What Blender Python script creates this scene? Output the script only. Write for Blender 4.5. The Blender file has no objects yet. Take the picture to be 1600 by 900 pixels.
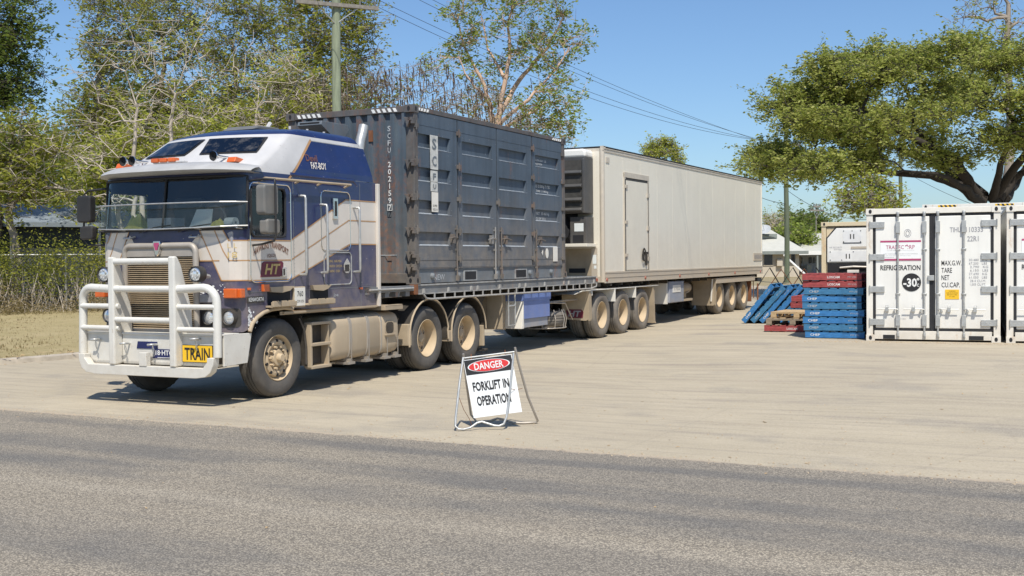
import bpy, bmesh, math, random
import numpy as np
from mathutils import Vector, Matrix
random.seed(7)
SC = bpy.context.scene
COL = SC.collection
PI = math.pi
R = math.radians
# ---------------------------------------------------------------- camera, sky, sun, exposure
cam = bpy.data.objects.new('camera', bpy.data.cameras.new('camera'))
COL.objects.link(cam); SC.camera = cam
cam.data.sensor_width = 36.0
cam.data.lens = 36.0 * 1784.28 / 1600
cam.data.clip_start = 0.1; cam.data.clip_end = 5000
EYE = 1.7836
cam.matrix_world = Matrix.Translation((0, 0, EYE)) @ Matrix.Rotation(PI/2 - 0.0253, 4, 'X') @ Matrix.Rotation(-0.0098, 4, 'Z')
SUN_EL, SUN_AZ = R(57), R(173)          # azimuth clockwise from +Y: the sun stands behind the camera
world = bpy.data.worlds.new('World'); SC.world = world; world.use_nodes = True
wn = world.node_tree.nodes; wl = world.node_tree.links
bg = wn['Background']; bg.inputs['Strength'].default_value = 0.125
sky = wn.new('ShaderNodeTexSky'); sky.sky_type = 'NISHITA'; sky.sun_disc = False
sky.sun_elevation = SUN_EL; sky.sun_rotation = SUN_AZ; sky.altitude = 0; sky.air_density = 1.0; sky.dust_density = 0.7; sky.ozone_density = 1.4
tint = wn.new('ShaderNodeMix'); tint.data_type = 'RGBA'; tint.blend_type = 'MULTIPLY'; tint.inputs[0].default_value = 1; tint.inputs[7].default_value = (.67, .825, 1.0, 1)
wl.new(sky.outputs[0], tint.inputs[6]); wl.new(tint.outputs[2], bg.inputs['Color'])
sl = bpy.data.lights.new('sun', 'SUN'); sl.energy = 4.8; sl.angle = R(0.53); sl.color = (1.0, 0.945, 0.85)
sun = bpy.data.objects.new('sun', sl); COL.objects.link(sun)
sdir = Vector((math.sin(SUN_AZ)*math.cos(SUN_EL), math.cos(SUN_AZ)*math.cos(SUN_EL), math.sin(SUN_EL)))
sun.rotation_euler = sdir.to_track_quat('Z', 'Y').to_euler(); sun.location = sdir*50
SC.view_settings.view_transform = 'Standard'; SC.view_settings.look = 'None'
SC.view_settings.exposure = 0.12; SC.view_settings.gamma = 1.0; SC.view_settings.use_curve_mapping = False
SC.cycles.max_bounces = 6; SC.cycles.transparent_max_bounces = 12

# ---------------------------------------------------------------- materials
def nt(name):
    m = bpy.data.materials.new(name); m.use_nodes = True
    t = m.node_tree; t.nodes.clear()
    o = t.nodes.new('ShaderNodeOutputMaterial'); p = t.nodes.new('ShaderNodeBsdfPrincipled')
    t.links.new(p.outputs[0], o.inputs[0]); return m, t, p, o
def N(t, kind, **kw):
    n = t.nodes.new(kind)
    for k, v in kw.items():
        if k.startswith('i_'): n.inputs[k[2:].replace('_', ' ')].default_value = v
        elif k.startswith('n'): n.inputs[int(k[1:])].default_value = v
        else: setattr(n, k, v)
    return n
def ramp(t, fac, a, b, ca=(0,0,0,1), cb=(1,1,1,1)):
    r = t.nodes.new('ShaderNodeValToRGB'); e = r.color_ramp.elements
    e[0].position = a; e[1].position = b; e[0].color = ca; e[1].color = cb
    t.links.new(fac, r.inputs[0]); return r.outputs[0]
def mix(t, fac, a, b, mode='MIX'):
    m = t.nodes.new('ShaderNodeMix'); m.data_type = 'RGBA'; m.blend_type = mode
    for s, v in ((0, fac), (6, a), (7, b)):
        if isinstance(v, (int, float)): m.inputs[s].default_value = v
        elif isinstance(v, tuple): m.inputs[s].default_value = v if len(v) == 4 else v + (1,)
        else: t.links.new(v, m.inputs[s])
    return m.outputs[2]
def math_(t, op, a, b=None, clamp=False):
    m = t.nodes.new('ShaderNodeMath'); m.operation = op; m.use_clamp = clamp
    for s, v in ((0, a), (1, b)):
        if v is None: continue
        if isinstance(v, (int, float)): m.inputs[s].default_value = v
        else: t.links.new(v, m.inputs[s])
    return m.outputs[0]
def noise(t, vec, scale, detail=4, rough=.55, sx=(1,1,1)):
    mp = t.nodes.new('ShaderNodeMapping'); mp.inputs['Scale'].default_value = sx
    t.links.new(vec, mp.inputs[0])
    n = t.nodes.new('ShaderNodeTexNoise'); n.inputs['Scale'].default_value = scale
    n.inputs['Detail'].default_value = detail; n.inputs['Roughness'].default_value = rough
    t.links.new(mp.outputs[0], n.inputs['Vector']); return n.outputs[0]
DUST = (.42, .33, .225)
def M_(name, col, rough=.5, metal=0.0, var=.12, vs=3.0, dust=0.0, dz=(.3, 1.6), dmin=.0, rust=0.0, rustcol=(.16,.06,.025),
       streak=0.0, bump=0.0, bs=20.0, scuff=0.0, scuffcol=(.5,.48,.45), spec=.5, coat=0.0, stretch=(1,1,1)):
    m, t, p, o = nt(name)
    tc = t.nodes.new('ShaderNodeTexCoord'); ob = tc.outputs['Object']
    geo = t.nodes.new('ShaderNodeNewGeometry')
    n1 = noise(t, ob, vs, 5, .6, stretch)
    lo = tuple(c*(1-var) for c in col); hi = tuple(min(1, c*(1+var)) for c in col)
    c = mix(t, ramp(t, n1, .3, .7), lo, hi)
    rg = rough
    if streak:
        s = noise(t, ob, 9, 3, .5, (1, 1, .07))
        c = mix(t, math_(t, 'MULTIPLY', ramp(t, s, .45, .75), streak), c, tuple(x*.45 for x in col))
    if rust:
        a = noise(t, ob, 2.2, 7, .7, (1.5, 1.5, .35)); b = noise(t, ob, 14, 5, .65)
        f = math_(t, 'MULTIPLY', ramp(t, a, .62-rust*.25, .74-rust*.2), ramp(t, b, .38, .6))
        c = mix(t, f, c, mix(t, b, rustcol, tuple(min(1, x*2.4) for x in rustcol)))
    if scuff:
        a = noise(t, ob, 17, 6, .75); f = ramp(t, a, .66-scuff*.2, .7-scuff*.18)
        c = mix(t, f, c, scuffcol)
    if dust:
        sp = t.nodes.new('ShaderNodeSeparateXYZ'); t.links.new(geo.outputs['Position'], sp.inputs[0])
        mr = t.nodes.new('ShaderNodeMapRange'); mr.inputs[1].default_value = dz[0]; mr.inputs[2].default_value = dz[1]
        mr.inputs[3].default_value = 1.0; mr.inputs[4].default_value = dmin; t.links.new(sp.outputs[2], mr.inputs[0])
        d = noise(t, ob, 5, 6, .65)
        f = math_(t, 'MULTIPLY', mr.outputs[0], math_(t, 'ADD', ramp(t, d, .3, .7), .35), True)
        f = math_(t, 'MULTIPLY', f, dust, True)
        c = mix(t, f, c, DUST)
        ro = t.nodes.new('ShaderNodeMix'); t.links.new(f, ro.inputs[0]); ro.inputs[2].default_value = rough; ro.inputs[3].default_value = .85
        t.links.new(ro.outputs[0], p.inputs['Roughness'])
    else:
        r2 = math_(t, 'MULTIPLY_ADD', n1, .15); t.nodes[-1].inputs[2].default_value = rough-.07
        t.links.new(r2, p.inputs['Roughness'])
    t.links.new(c, p.inputs['Base Color'])
    p.inputs['Metallic'].default_value = metal; p.inputs['Specular IOR Level'].default_value = spec
    if coat: p.inputs['Coat Weight'].default_value = coat; p.inputs['Coat Roughness'].default_value = .12
    if bump:
        b = t.nodes.new('ShaderNodeBump'); b.inputs['Strength'].default_value = bump; b.inputs['Distance'].default_value = .01
        t.links.new(noise(t, ob, bs, 4, .6), b.inputs['Height']); t.links.new(b.outputs[0], p.inputs['Normal'])
    return m
MT = {}
def m(key): return MT[key]
MT['blue'] = M_('blue cab paint', (.006,.017,.088), .28, var=.2, dust=.40, dz=(.9,2.3), dmin=.05, coat=.35, scuff=.05)
MT['white'] = M_('cream cab paint', (.62,.57,.51), .38, var=.06, dust=.35, dz=(.8,2.6), dmin=.08, coat=.2)
MT['visor'] = M_('grey visor paint', (.40,.395,.385), .4, var=.12, scuff=.08, scuffcol=(.28,.26,.24))
MT['surround'] = M_('weathered grille surround', (.40,.37,.33), .5, metal=.3, var=.15, dust=.4, dz=(.8,2.3), dmin=.4)
MT['silver'] = M_('silver roof paint', (.52,.51,.50), .4, var=.08, scuff=.06, scuffcol=(.3,.28,.26))
MT['stripe'] = M_('ochre pinstripe', (.42,.24,.11), .45, dust=.3)
MT['alu'] = M_('weathered bull bar alloy', (.70,.68,.62), .5, metal=.15, var=.07, dust=.3, dz=(.3,1.2), dmin=.08, scuff=.2, scuffcol=(.55,.50,.42), bump=.25, bs=11)
MT['chrome'] = M_('chrome', (.75,.74,.72), .18, metal=1, var=.05)
MT['steel'] = M_('bare steel', (.45,.43,.40), .45, metal=.7, dust=.4, dz=(.2,2.5), dmin=.15)
MT['dusty'] = M_('dust coated metal', (.36,.29,.20), .75, var=.25, vs=2, dust=.85, dz=(.0,1.6), dmin=.5, bump=.15, bs=14)
MT['tank'] = M_('dust coated tank', (.43,.35,.245), .62, var=.12, vs=1.6, dust=.8, dz=(.3,1.3), dmin=.25, streak=.25)
MT['grille'] = M_('grille bars', (.62,.50,.34), .5, metal=.4, var=.2, vs=6, dust=.5, dz=(.8,2.2), dmin=.4)
MT['black'] = M_('black plastic', (.02,.02,.021), .5, var=.2, dust=.13, dz=(.3,2.6), dmin=.12)
MT['dark'] = M_('dark interior', (.012,.012,.014), .8, var=.2)
MT['chassis'] = M_('dusty dark chassis', (.02,.018,.016), .85, var=.3, dust=.16, dz=(.2,1.5), dmin=.3)  # base extra dark: the deep shade beneath the vehicles is put into it
MT['grey'] = M_('grey mirror housing', (.12,.125,.125), .55, var=.12, dust=.3, dz=(1.5,3), dmin=.2)
MT['rubber'] = M_('dusty tyre rubber', (.062,.061,.06), .8, var=.2, vs=8, dust=.12, dz=(0,1.4), dmin=.3, bump=.3, bs=60)
MT['oldrubber'] = M_('dusty trailer tyre', (.12,.115,.108), .85, var=.2, vs=8, dust=.25, dz=(0,1.7), dmin=.5, bump=.3, bs=60)
MT['rim'] = M_('dusty rim', (.52,.40,.25), .6, var=.15, vs=5, dust=.5, dz=(0,1.5), dmin=.4)
MT['amber'] = M_('amber lens', (.62,.12,.02), .3, var=.15, coat=.5)
MT['red'] = M_('red lens', (.36,.12,.08), .35, var=.15)
MT['lamp'] = M_('lamp glass', (.75,.76,.76), .12, metal=.6, var=.1, vs=40)
MT['sticker'] = M_('worn sticker', (.52,.52,.49), .6, var=.25, vs=12, scuff=.25, scuffcol=(.16,.18,.21))
MT['yellow'] = M_('yellow sign', (.80,.48,.02), .5, var=.05)
MT['ink'] = M_('black ink', (.015,.015,.017), .6, var=.1)
MT['inkgrey'] = M_('grey ink', (.30,.30,.32), .6, var=.1)
MT['inkwhite'] = M_('white ink', (.72,.72,.70), .6, var=.1)
MT['inkfade'] = M_('faded white ink', (.42,.44,.45), .6, var=.3, vs=20)
MT['gold'] = M_('gold ink', (.50,.36,.13), .5, var=.15)
MT['brownink'] = M_('brown ink', (.17,.07,.04), .5, var=.15)
MT['maroon'] = M_('maroon ink', (.13,.018,.035), .5, var=.15)
MT['pink'] = M_('faded maroon ink', (.40,.06,.15), .5, var=.1)
MT['navy'] = M_('navy plate', (.015,.02,.09), .4, var=.1)
MT['contblue'] = M_('slate blue container paint', (.063,.090,.124), .55, var=.14, vs=1.5, rust=.14, rustcol=(.12,.055,.03), streak=.45, dust=.42, dz=(1.3,3.2), dmin=.04, scuff=.07, scuffcol=(.25,.27,.29), bump=.12, bs=6)
MT['contend'] = M_('rusty container end', (.075,.10,.125), .6, var=.18, vs=1.8, rust=.62, rustcol=(.10,.05,.035), streak=.5, dust=.2, dz=(1.4,3.2), dmin=.0)
MT['rustframe'] = M_('rusty container frame', (.085,.085,.088), .7, var=.3, vs=4, rust=.6, rustcol=(.075,.045,.035), dust=.25, dz=(1.3,4), dmin=.1)
MT['contlip'] = M_('painted sunlit lip', (.42,.46,.50), .6, var=.2, vs=10)  # sunlight on the lower lip of each door recess, put into a paler colour
MT['deck'] = M_('grey trailer steel', (.12,.145,.17), .55, var=.2, rust=.25, dust=.4, dz=(1.0,1.7), dmin=.1)
MT['decklite'] = M_('worn rail steel', (.30,.31,.31), .55, var=.25, vs=10, rust=.2, dust=.4, dz=(1,1.6), dmin=.1)
MT['bluebox'] = M_('blue poly sheet', (.115,.19,.45), .5, var=.12, vs=2, dust=.3, dz=(.3,1.2), dmin=.1)
MT['greybox'] = M_('grey blue box', (.22,.27,.36), .5, var=.12, dust=.5, dz=(.3,1.4), dmin=.1)
MT['reefer'] = M_('cream reefer panel', (.75,.70,.59), .42, var=.035, vs=.9, dust=.16, dz=(1.1,3.2), dmin=.02, streak=.05, coat=.1)
MT['reeferdoor'] = M_('cream reefer door', (.72,.67,.56), .45, var=.04, vs=2, dust=.16, dz=(1.1,4), dmin=.0, streak=.04)
MT['reeferalu'] = M_('dusty alloy rail', (.55,.50,.42), .5, metal=.1, var=.14, vs=5, dust=.6, dz=(.9,4.2), dmin=.12, stretch=(1,1,1))
MT['fridge'] = M_('fridge unit grey', (.05,.053,.056), .55, var=.15, dust=.2, dz=(1,4), dmin=.1)
MT['mesh'] = M_('fridge grille', (.05,.047,.042), .7, var=.3, vs=10, bump=.5, bs=80)
MT['wcont'] = M_('white container paint', (.77,.76,.715), .4, var=.045, vs=1.2, dust=.5, dz=(.0,.9), dmin=.04, streak=.10, coat=.15)
MT['wframe'] = M_('white container frame', (.73,.70,.63), .5, var=.06, vs=3, dust=.4, dz=(.0,.8), dmin=.05, rust=.1, rustcol=(.25,.13,.05))
MT['yframe'] = M_('yellowed container frame', (.66,.55,.36), .55, var=.1, vs=3, rust=.2, rustcol=(.3,.14,.05), dust=.2, dz=(0,3), dmin=.1)
MT['galv'] = M_('galvanised steel', (.48,.48,.46), .42, metal=.55, var=.12, vs=14)
MT['gasket'] = M_('rubber gasket', (.02,.02,.022), .6)
MT['signwhite'] = M_('white sign sheet', (.78,.79,.78), .45, var=.03, scuff=.02, scuffcol=(.5,.45,.38))
MT['signred'] = M_('red oval', (.60,.03,.03), .5, var=.05)
MT['ppblue'] = M_('blue pallet paint', (.03,.16,.38), .7, var=.35, vs=7, scuff=.2, scuffcol=(.07,.17,.24), stretch=(1,1,4))
MT['ppdark'] = M_('painted shade pallet board', (.035,.06,.075), .85, var=.4, vs=9)  # darkened colour stands for the shade in the gaps below each pallet
MT['ppblue2'] = M_('weathered blue pallet paint', (.04,.16,.30), .8, var=.3, vs=7, scuff=.22, scuffcol=(.12,.17,.18), stretch=(1,1,4))
MT['ppred'] = M_('red pallet paint', (.30,.055,.055), .8, var=.35, vs=7, scuff=.24, scuffcol=(.36,.19,.16), stretch=(1,1,4))
MT['wood'] = M_('pale pallet wood', (.50,.36,.20), .8, var=.2, vs=9, stretch=(1,1,5))
MT['oldwood'] = M_('grey pallet wood', (.26,.21,.15), .85, var=.25, vs=9, stretch=(1,1,5))
MT['polegreen'] = M_('treated timber pole', (.23,.26,.175), .85, var=.3, vs=5, stretch=(3,3,.25), bump=.3, bs=12)
MT['poledark'] = M_('dark timber pole', (.12,.145,.095), .85, var=.25, vs=5, stretch=(3,3,.25))
MT['arm'] = M_('weathered crossarm', (.22,.20,.17), .85, var=.25, vs=9)
MT['wire'] = M_('wire', (.03,.03,.035), .5)
MT['fencewire'] = M_('fence wire', (.25,.26,.25), .5, metal=.5)
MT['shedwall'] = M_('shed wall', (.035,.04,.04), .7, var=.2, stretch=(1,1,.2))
MT['shedroof'] = M_('shed roof', (.20,.23,.25), .6, var=.15)
MT['housewall'] = M_('beige house wall', (.50,.44,.35), .7, var=.06)
MT['houseroof'] = M_('pale metal roof', (.48,.475,.42), .5, var=.05)
MT['housetrim'] = M_('grey trim', (.22,.24,.22), .6)
MT['greywall'] = M_('grey verandah wall', (.33,.36,.40), .7, var=.1)
MT['rusty'] = M_('rusty bar', (.20,.08,.035), .7, var=.3)
MT['paper'] = M_('paper', (.72,.75,.72), .7, var=.05)
MT['ylw'] = M_('yellow rag', (.65,.58,.10), .7, var=.2)
MT['tan'] = M_('tan mudflap', (.36,.29,.20), .8, var=.2, vs=3, dust=.5, dz=(0,1.4), dmin=.3)
MT['litter'] = M_('dead leaf', (.42,.29,.15), .8, var=.3, vs=30)
MT['curtain'] = M_('seat fabric', (.05,.055,.06), .85, var=.3)
def glass(name, tint, fac=.12, rough=.04, dirt=.10):
    m_, t, p, o = nt(name)
    tr = N(t, 'ShaderNodeBsdfTransparent'); tr.inputs[0].default_value = tint + (1,)
    gl = N(t, 'ShaderNodeBsdfGlossy'); gl.inputs['Roughness'].default_value = rough; gl.inputs[0].default_value = (.9,.95,1,1)
    df = N(t, 'ShaderNodeBsdfDiffuse'); df.inputs[0].default_value = (.35,.33,.30,1)
    tc = t.nodes.new('ShaderNodeTexCoord')
    lw = N(t, 'ShaderNodeLayerWeight', i_Blend=.25)
    f = math_(t, 'ADD', math_(t, 'MULTIPLY', lw.outputs['Fresnel'], .8), fac, True)
    mx = N(t, 'ShaderNodeMixShader'); t.links.new(f, mx.inputs[0]); t.links.new(tr.outputs[0], mx.inputs[1]); t.links.new(gl.outputs[0], mx.inputs[2])
    d = math_(t, 'MULTIPLY', ramp(t, noise(t, tc.outputs['Object'], 6, 6, .7, (1,1,.4)), .5, .85), dirt)
    mx2 = N(t, 'ShaderNodeMixShader'); t.links.new(d, mx2.inputs[0]); t.links.new(mx.outputs[0], mx2.inputs[1]); t.links.new(df.outputs[0], mx2.inputs[2])
    t.links.new(mx2.outputs[0], o.inputs[0]); return m_
MT['glass'] = glass('cab glass', (.88,.93,.93), .04, dirt=.09)
MT['darkglass'] = glass('tinted glass', (.05,.06,.08), .1, dirt=.4)
MT['deflector'] = glass('smoky deflector', (.92,.90,.86), .015, dirt=.16)
MT['winglass'] = M_('window glass', (.03,.035,.045), .15, var=.3)
def leafmat(name, ca, cb, cc, trans=.45):
    m_, t, p, o = nt(name)
    g = t.nodes.new('ShaderNodeNewGeometry')
    n = noise(t, g.outputs['Position'], .55, 3, .6)
    c = mix(t, ramp(t, n, .35, .65), ca, cb)
    c = mix(t, math_(t, 'MULTIPLY', ramp(t, g.outputs['Random Per Island'], .3, 1.0), .75), c, cc)
    t.links.new(c, p.inputs['Base Color']); p.inputs['Roughness'].default_value = .5; p.inputs['Specular IOR Level'].default_value = .18
    tb = N(t, 'ShaderNodeBsdfTranslucent'); t.links.new(mix(t, .5, c, (.30,.36,.05)), tb.inputs[0])
    mx = N(t, 'ShaderNodeMixShader'); mx.inputs[0].default_value = trans
    t.links.new(p.outputs[0], mx.inputs[1]); t.links.new(tb.outputs[0], mx.inputs[2]); t.links.new(mx.outputs[0], o.inputs[0]); return m_
MT['leafA'] = leafmat('olive foliage', (.17,.20,.03), (.30,.31,.05), (.46,.42,.09))
MT['leafB'] = leafmat('dark foliage', (.08,.13,.03), (.14,.20,.045), (.23,.26,.07))
MT['leafC'] = leafmat('bright foliage', (.27,.33,.045), (.42,.44,.07), (.58,.54,.12))
MT['leafD'] = leafmat('canopy foliage', (.25,.30,.06), (.38,.41,.09), (.54,.50,.18))
MT['leafG'] = leafmat('gum foliage', (.16,.24,.045), (.27,.35,.07), (.42,.44,.12))
MT['dryleaf'] = leafmat('dry foliage', (.16,.12,.06), (.24,.18,.09), (.30,.24,.13), .2)
MT['barkpale'] = M_('pale bark', (.45,.39,.32), .85, var=.2, vs=4, stretch=(2,2,.4))
MT['barkgum'] = M_('pink gum bark', (.52,.36,.26), .8, var=.25, vs=3, stretch=(2,2,.4))
MT['barkdark'] = M_('dark bark', (.036,.029,.023), .9, var=.3, vs=6, stretch=(2,2,.4))
MT['barkgrey'] = M_('grey bark', (.26,.22,.18), .9, var=.25, vs=5, stretch=(2,2,.4))
MT['pod'] = M_('seed pod', (.06,.035,.02), .8, var=.3)

def yard_mat():
    m_, t, p, o = nt('dusty concrete yard')
    tc = t.nodes.new('ShaderNodeTexCoord'); ob = tc.outputs['Object']
    c = mix(t, ramp(t, noise(t, ob, .35, 6, .6), .3, .7), (.35,.298,.21), (.43,.368,.262))
    c = mix(t, math_(t, 'MULTIPLY', ramp(t, noise(t, ob, 2.2, 8, .75, (.35,1,1)), .45, .75), .5), c, (.51,.44,.325))
    c = mix(t, math_(t, 'MULTIPLY', ramp(t, noise(t, ob, .8, 6, .7, (.25,1.6,1)), .52, .68), .6), c, (.27,.222,.165))
    # tyre arcs and scratches
    for s, sx, a in ((3.0, (.05,1.7,1), .5), (6.0, (.07,1.6,1), .4), (1.6, (.16,1.2,1), .5), (9.0, (.10,1.3,1), .35)):
        c = mix(t, math_(t, 'MULTIPLY', ramp(t, noise(t, ob, s, 5, .65, sx), .55, .68), a), c, (.19,.16,.135))
    c = mix(t, math_(t, 'MULTIPLY', ramp(t, noise(t, ob, .55, 4, .6), .54, .66), .6), c, (.235,.21,.175))
    v = N(t, 'ShaderNodeTexVoronoi', feature='DISTANCE_TO_EDGE', i_Scale=.22); t.links.new(mix(t, .06, ob, noise(t, ob, 1.5, 5, .7)), v.inputs['Vector'])
    ck = ramp(t, v.outputs['Distance'], .0, .004)
    c = mix(t, math_(t, 'MULTIPLY', math_(t, 'SUBTRACT', 1.0, ck), .18), c, (.14,.12,.10))
    sp = noise(t, ob, 60, 3, .7); c = mix(t, math_(t, 'MULTIPLY', ramp(t, sp, .4, .7), .5), c, (.56,.49,.38))
    c = mix(t, math_(t, 'MULTIPLY', ramp(t, noise(t, ob, 22, 4, .7), .57, .68), .45), c, (.24,.205,.165))
    t.links.new(c, p.inputs['Base Color']); p.inputs['Roughness'].default_value = .88
    b = N(t, 'ShaderNodeBump', i_Strength=.35, i_Distance=.02); t.links.new(noise(t, ob, 30, 6, .75), b.inputs['Height']); t.links.new(b.outputs[0], p.inputs['Normal'])
    return m_
def road_mat():
    m_, t, p, o = nt('sprayed seal road')
    tc = t.nodes.new('ShaderNodeTexCoord'); ob = tc.outputs['Object']
    v = N(t, 'ShaderNodeTexVoronoi', i_Scale=85.0, i_Randomness=1.0); t.links.new(ob, v.inputs['Vector'])
    sx = N(t, 'ShaderNodeSeparateColor'); t.links.new(v.outputs['Color'], sx.inputs[0])
    stone = ramp(t, sx.outputs[0], .25, .75)
    worn = ramp(t, noise(t, ob, .55, 6, .65, (.16,1,1)), .47, .58)
    s0 = N(t, 'ShaderNodeSeparateXYZ'); t.links.new(ob, s0.inputs[0])
    wob = math_(t, 'MULTIPLY', math_(t, 'SUBTRACT', noise(t, ob, .5, 4, .6, (.5,1,1)), .5), .7)
    def track(c0, hw, soft):
        d = math_(t, 'ABSOLUTE', math_(t, 'SUBTRACT', math_(t, 'ADD', s0.outputs[1], wob), c0))
        r_ = N(t, 'ShaderNodeMapRange', n1=hw, n2=hw+soft, n3=1.0, n4=0.0); t.links.new(d, r_.inputs[0]); return r_.outputs[0]
    brk = ramp(t, noise(t, ob, .6, 5, .65, (.35,1,1)), .34, .54)
    worn = math_(t, 'MAXIMUM', math_(t, 'MULTIPLY', worn, .45), math_(t, 'MULTIPLY', brk, math_(t, 'MAXIMUM', math_(t, 'MAXIMUM', track(-2.4,.20,.30), track(-1.62,.16,.30)), math_(t, 'MAXIMUM', track(-4.4,.25,.3), track(-.55,.08,.2)))))
    worn2 = ramp(t, noise(t, ob, 1.3, 6, .7, (.3,1,1)), .35, .8)
    a = mix(t, stone, (.235,.20,.15), (.54,.465,.35))
    bd = mix(t, stone, (.115,.115,.11), (.19,.185,.175))
    c = mix(t, math_(t, 'MULTIPLY', worn, .8), a, bd)
    c = mix(t, math_(t, 'MULTIPLY', worn2, .35), c, (.36,.305,.235))
    c = mix(t, math_(t, 'MULTIPLY', track(-3.14,.03,.16), .8), c, mix(t, stone, (.30,.26,.20), (.58,.50,.38)))
    g = ramp(t, v.outputs['Distance'], .25, .62); c = mix(t, math_(t, 'MULTIPLY', g, .55), c, (.06,.055,.05))
    s = N(t, 'ShaderNodeSeparateXYZ'); t.links.new(ob, s.inputs[0])
    e = math_(t, 'ADD', s.outputs[1], math_(t, 'MULTIPLY', noise(t, ob, 4.5, 8, .8), .32))
    mr = N(t, 'ShaderNodeMapRange', n1=.07, n2=.13); t.links.new(e, mr.inputs[0])
    c = mix(t, math_(t, 'MULTIPLY', mr.outputs[0], .85), c, (.45,.37,.27))
    t.links.new(c, p.inputs['Base Color']); p.inputs['Roughness'].default_value = .85
    b = N(t, 'ShaderNodeBump', i_Strength=.6, i_Distance=.01, invert=True); t.links.new(v.outputs['Distance'], b.inputs['Height']); t.links.new(b.outputs[0], p.inputs['Normal'])
    return m_
def grass_mat(name, ca, cb, cc):
    m_, t, p, o = nt(name)
    tc = t.nodes.new('ShaderNodeTexCoord'); ob = tc.outputs['Object']
    c = mix(t, ramp(t, noise(t, ob, .8, 7, .7), .35, .65), ca, cb)
    c = mix(t, math_(t, 'MULTIPLY', ramp(t, noise(t, ob, 12, 6, .75), .45, .65), .7), c, cc)
    t.links.new(c, p.inputs['Base Color']); p.inputs['Roughness'].default_value = .95
    b = N(t, 'ShaderNodeBump', i_Strength=.8, i_Distance=.04); t.links.new(noise(t, ob, 25, 6, .8), b.inputs['Height']); t.links.new(b.outputs[0], p.inputs['Normal'])
    return m_
MT['yard'] = yard_mat(); MT['road'] = road_mat()
MT['drygrass'] = grass_mat('dry grass', (.36,.29,.14), (.44,.35,.19), (.27,.235,.10))
MT['farground'] = grass_mat('far ground', (.30,.23,.13), (.36,.29,.17), (.17,.17,.07))
MT['kerb'] = M_('concrete kerb', (.40,.35,.28), .85, var=.2, vs=5)

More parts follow.
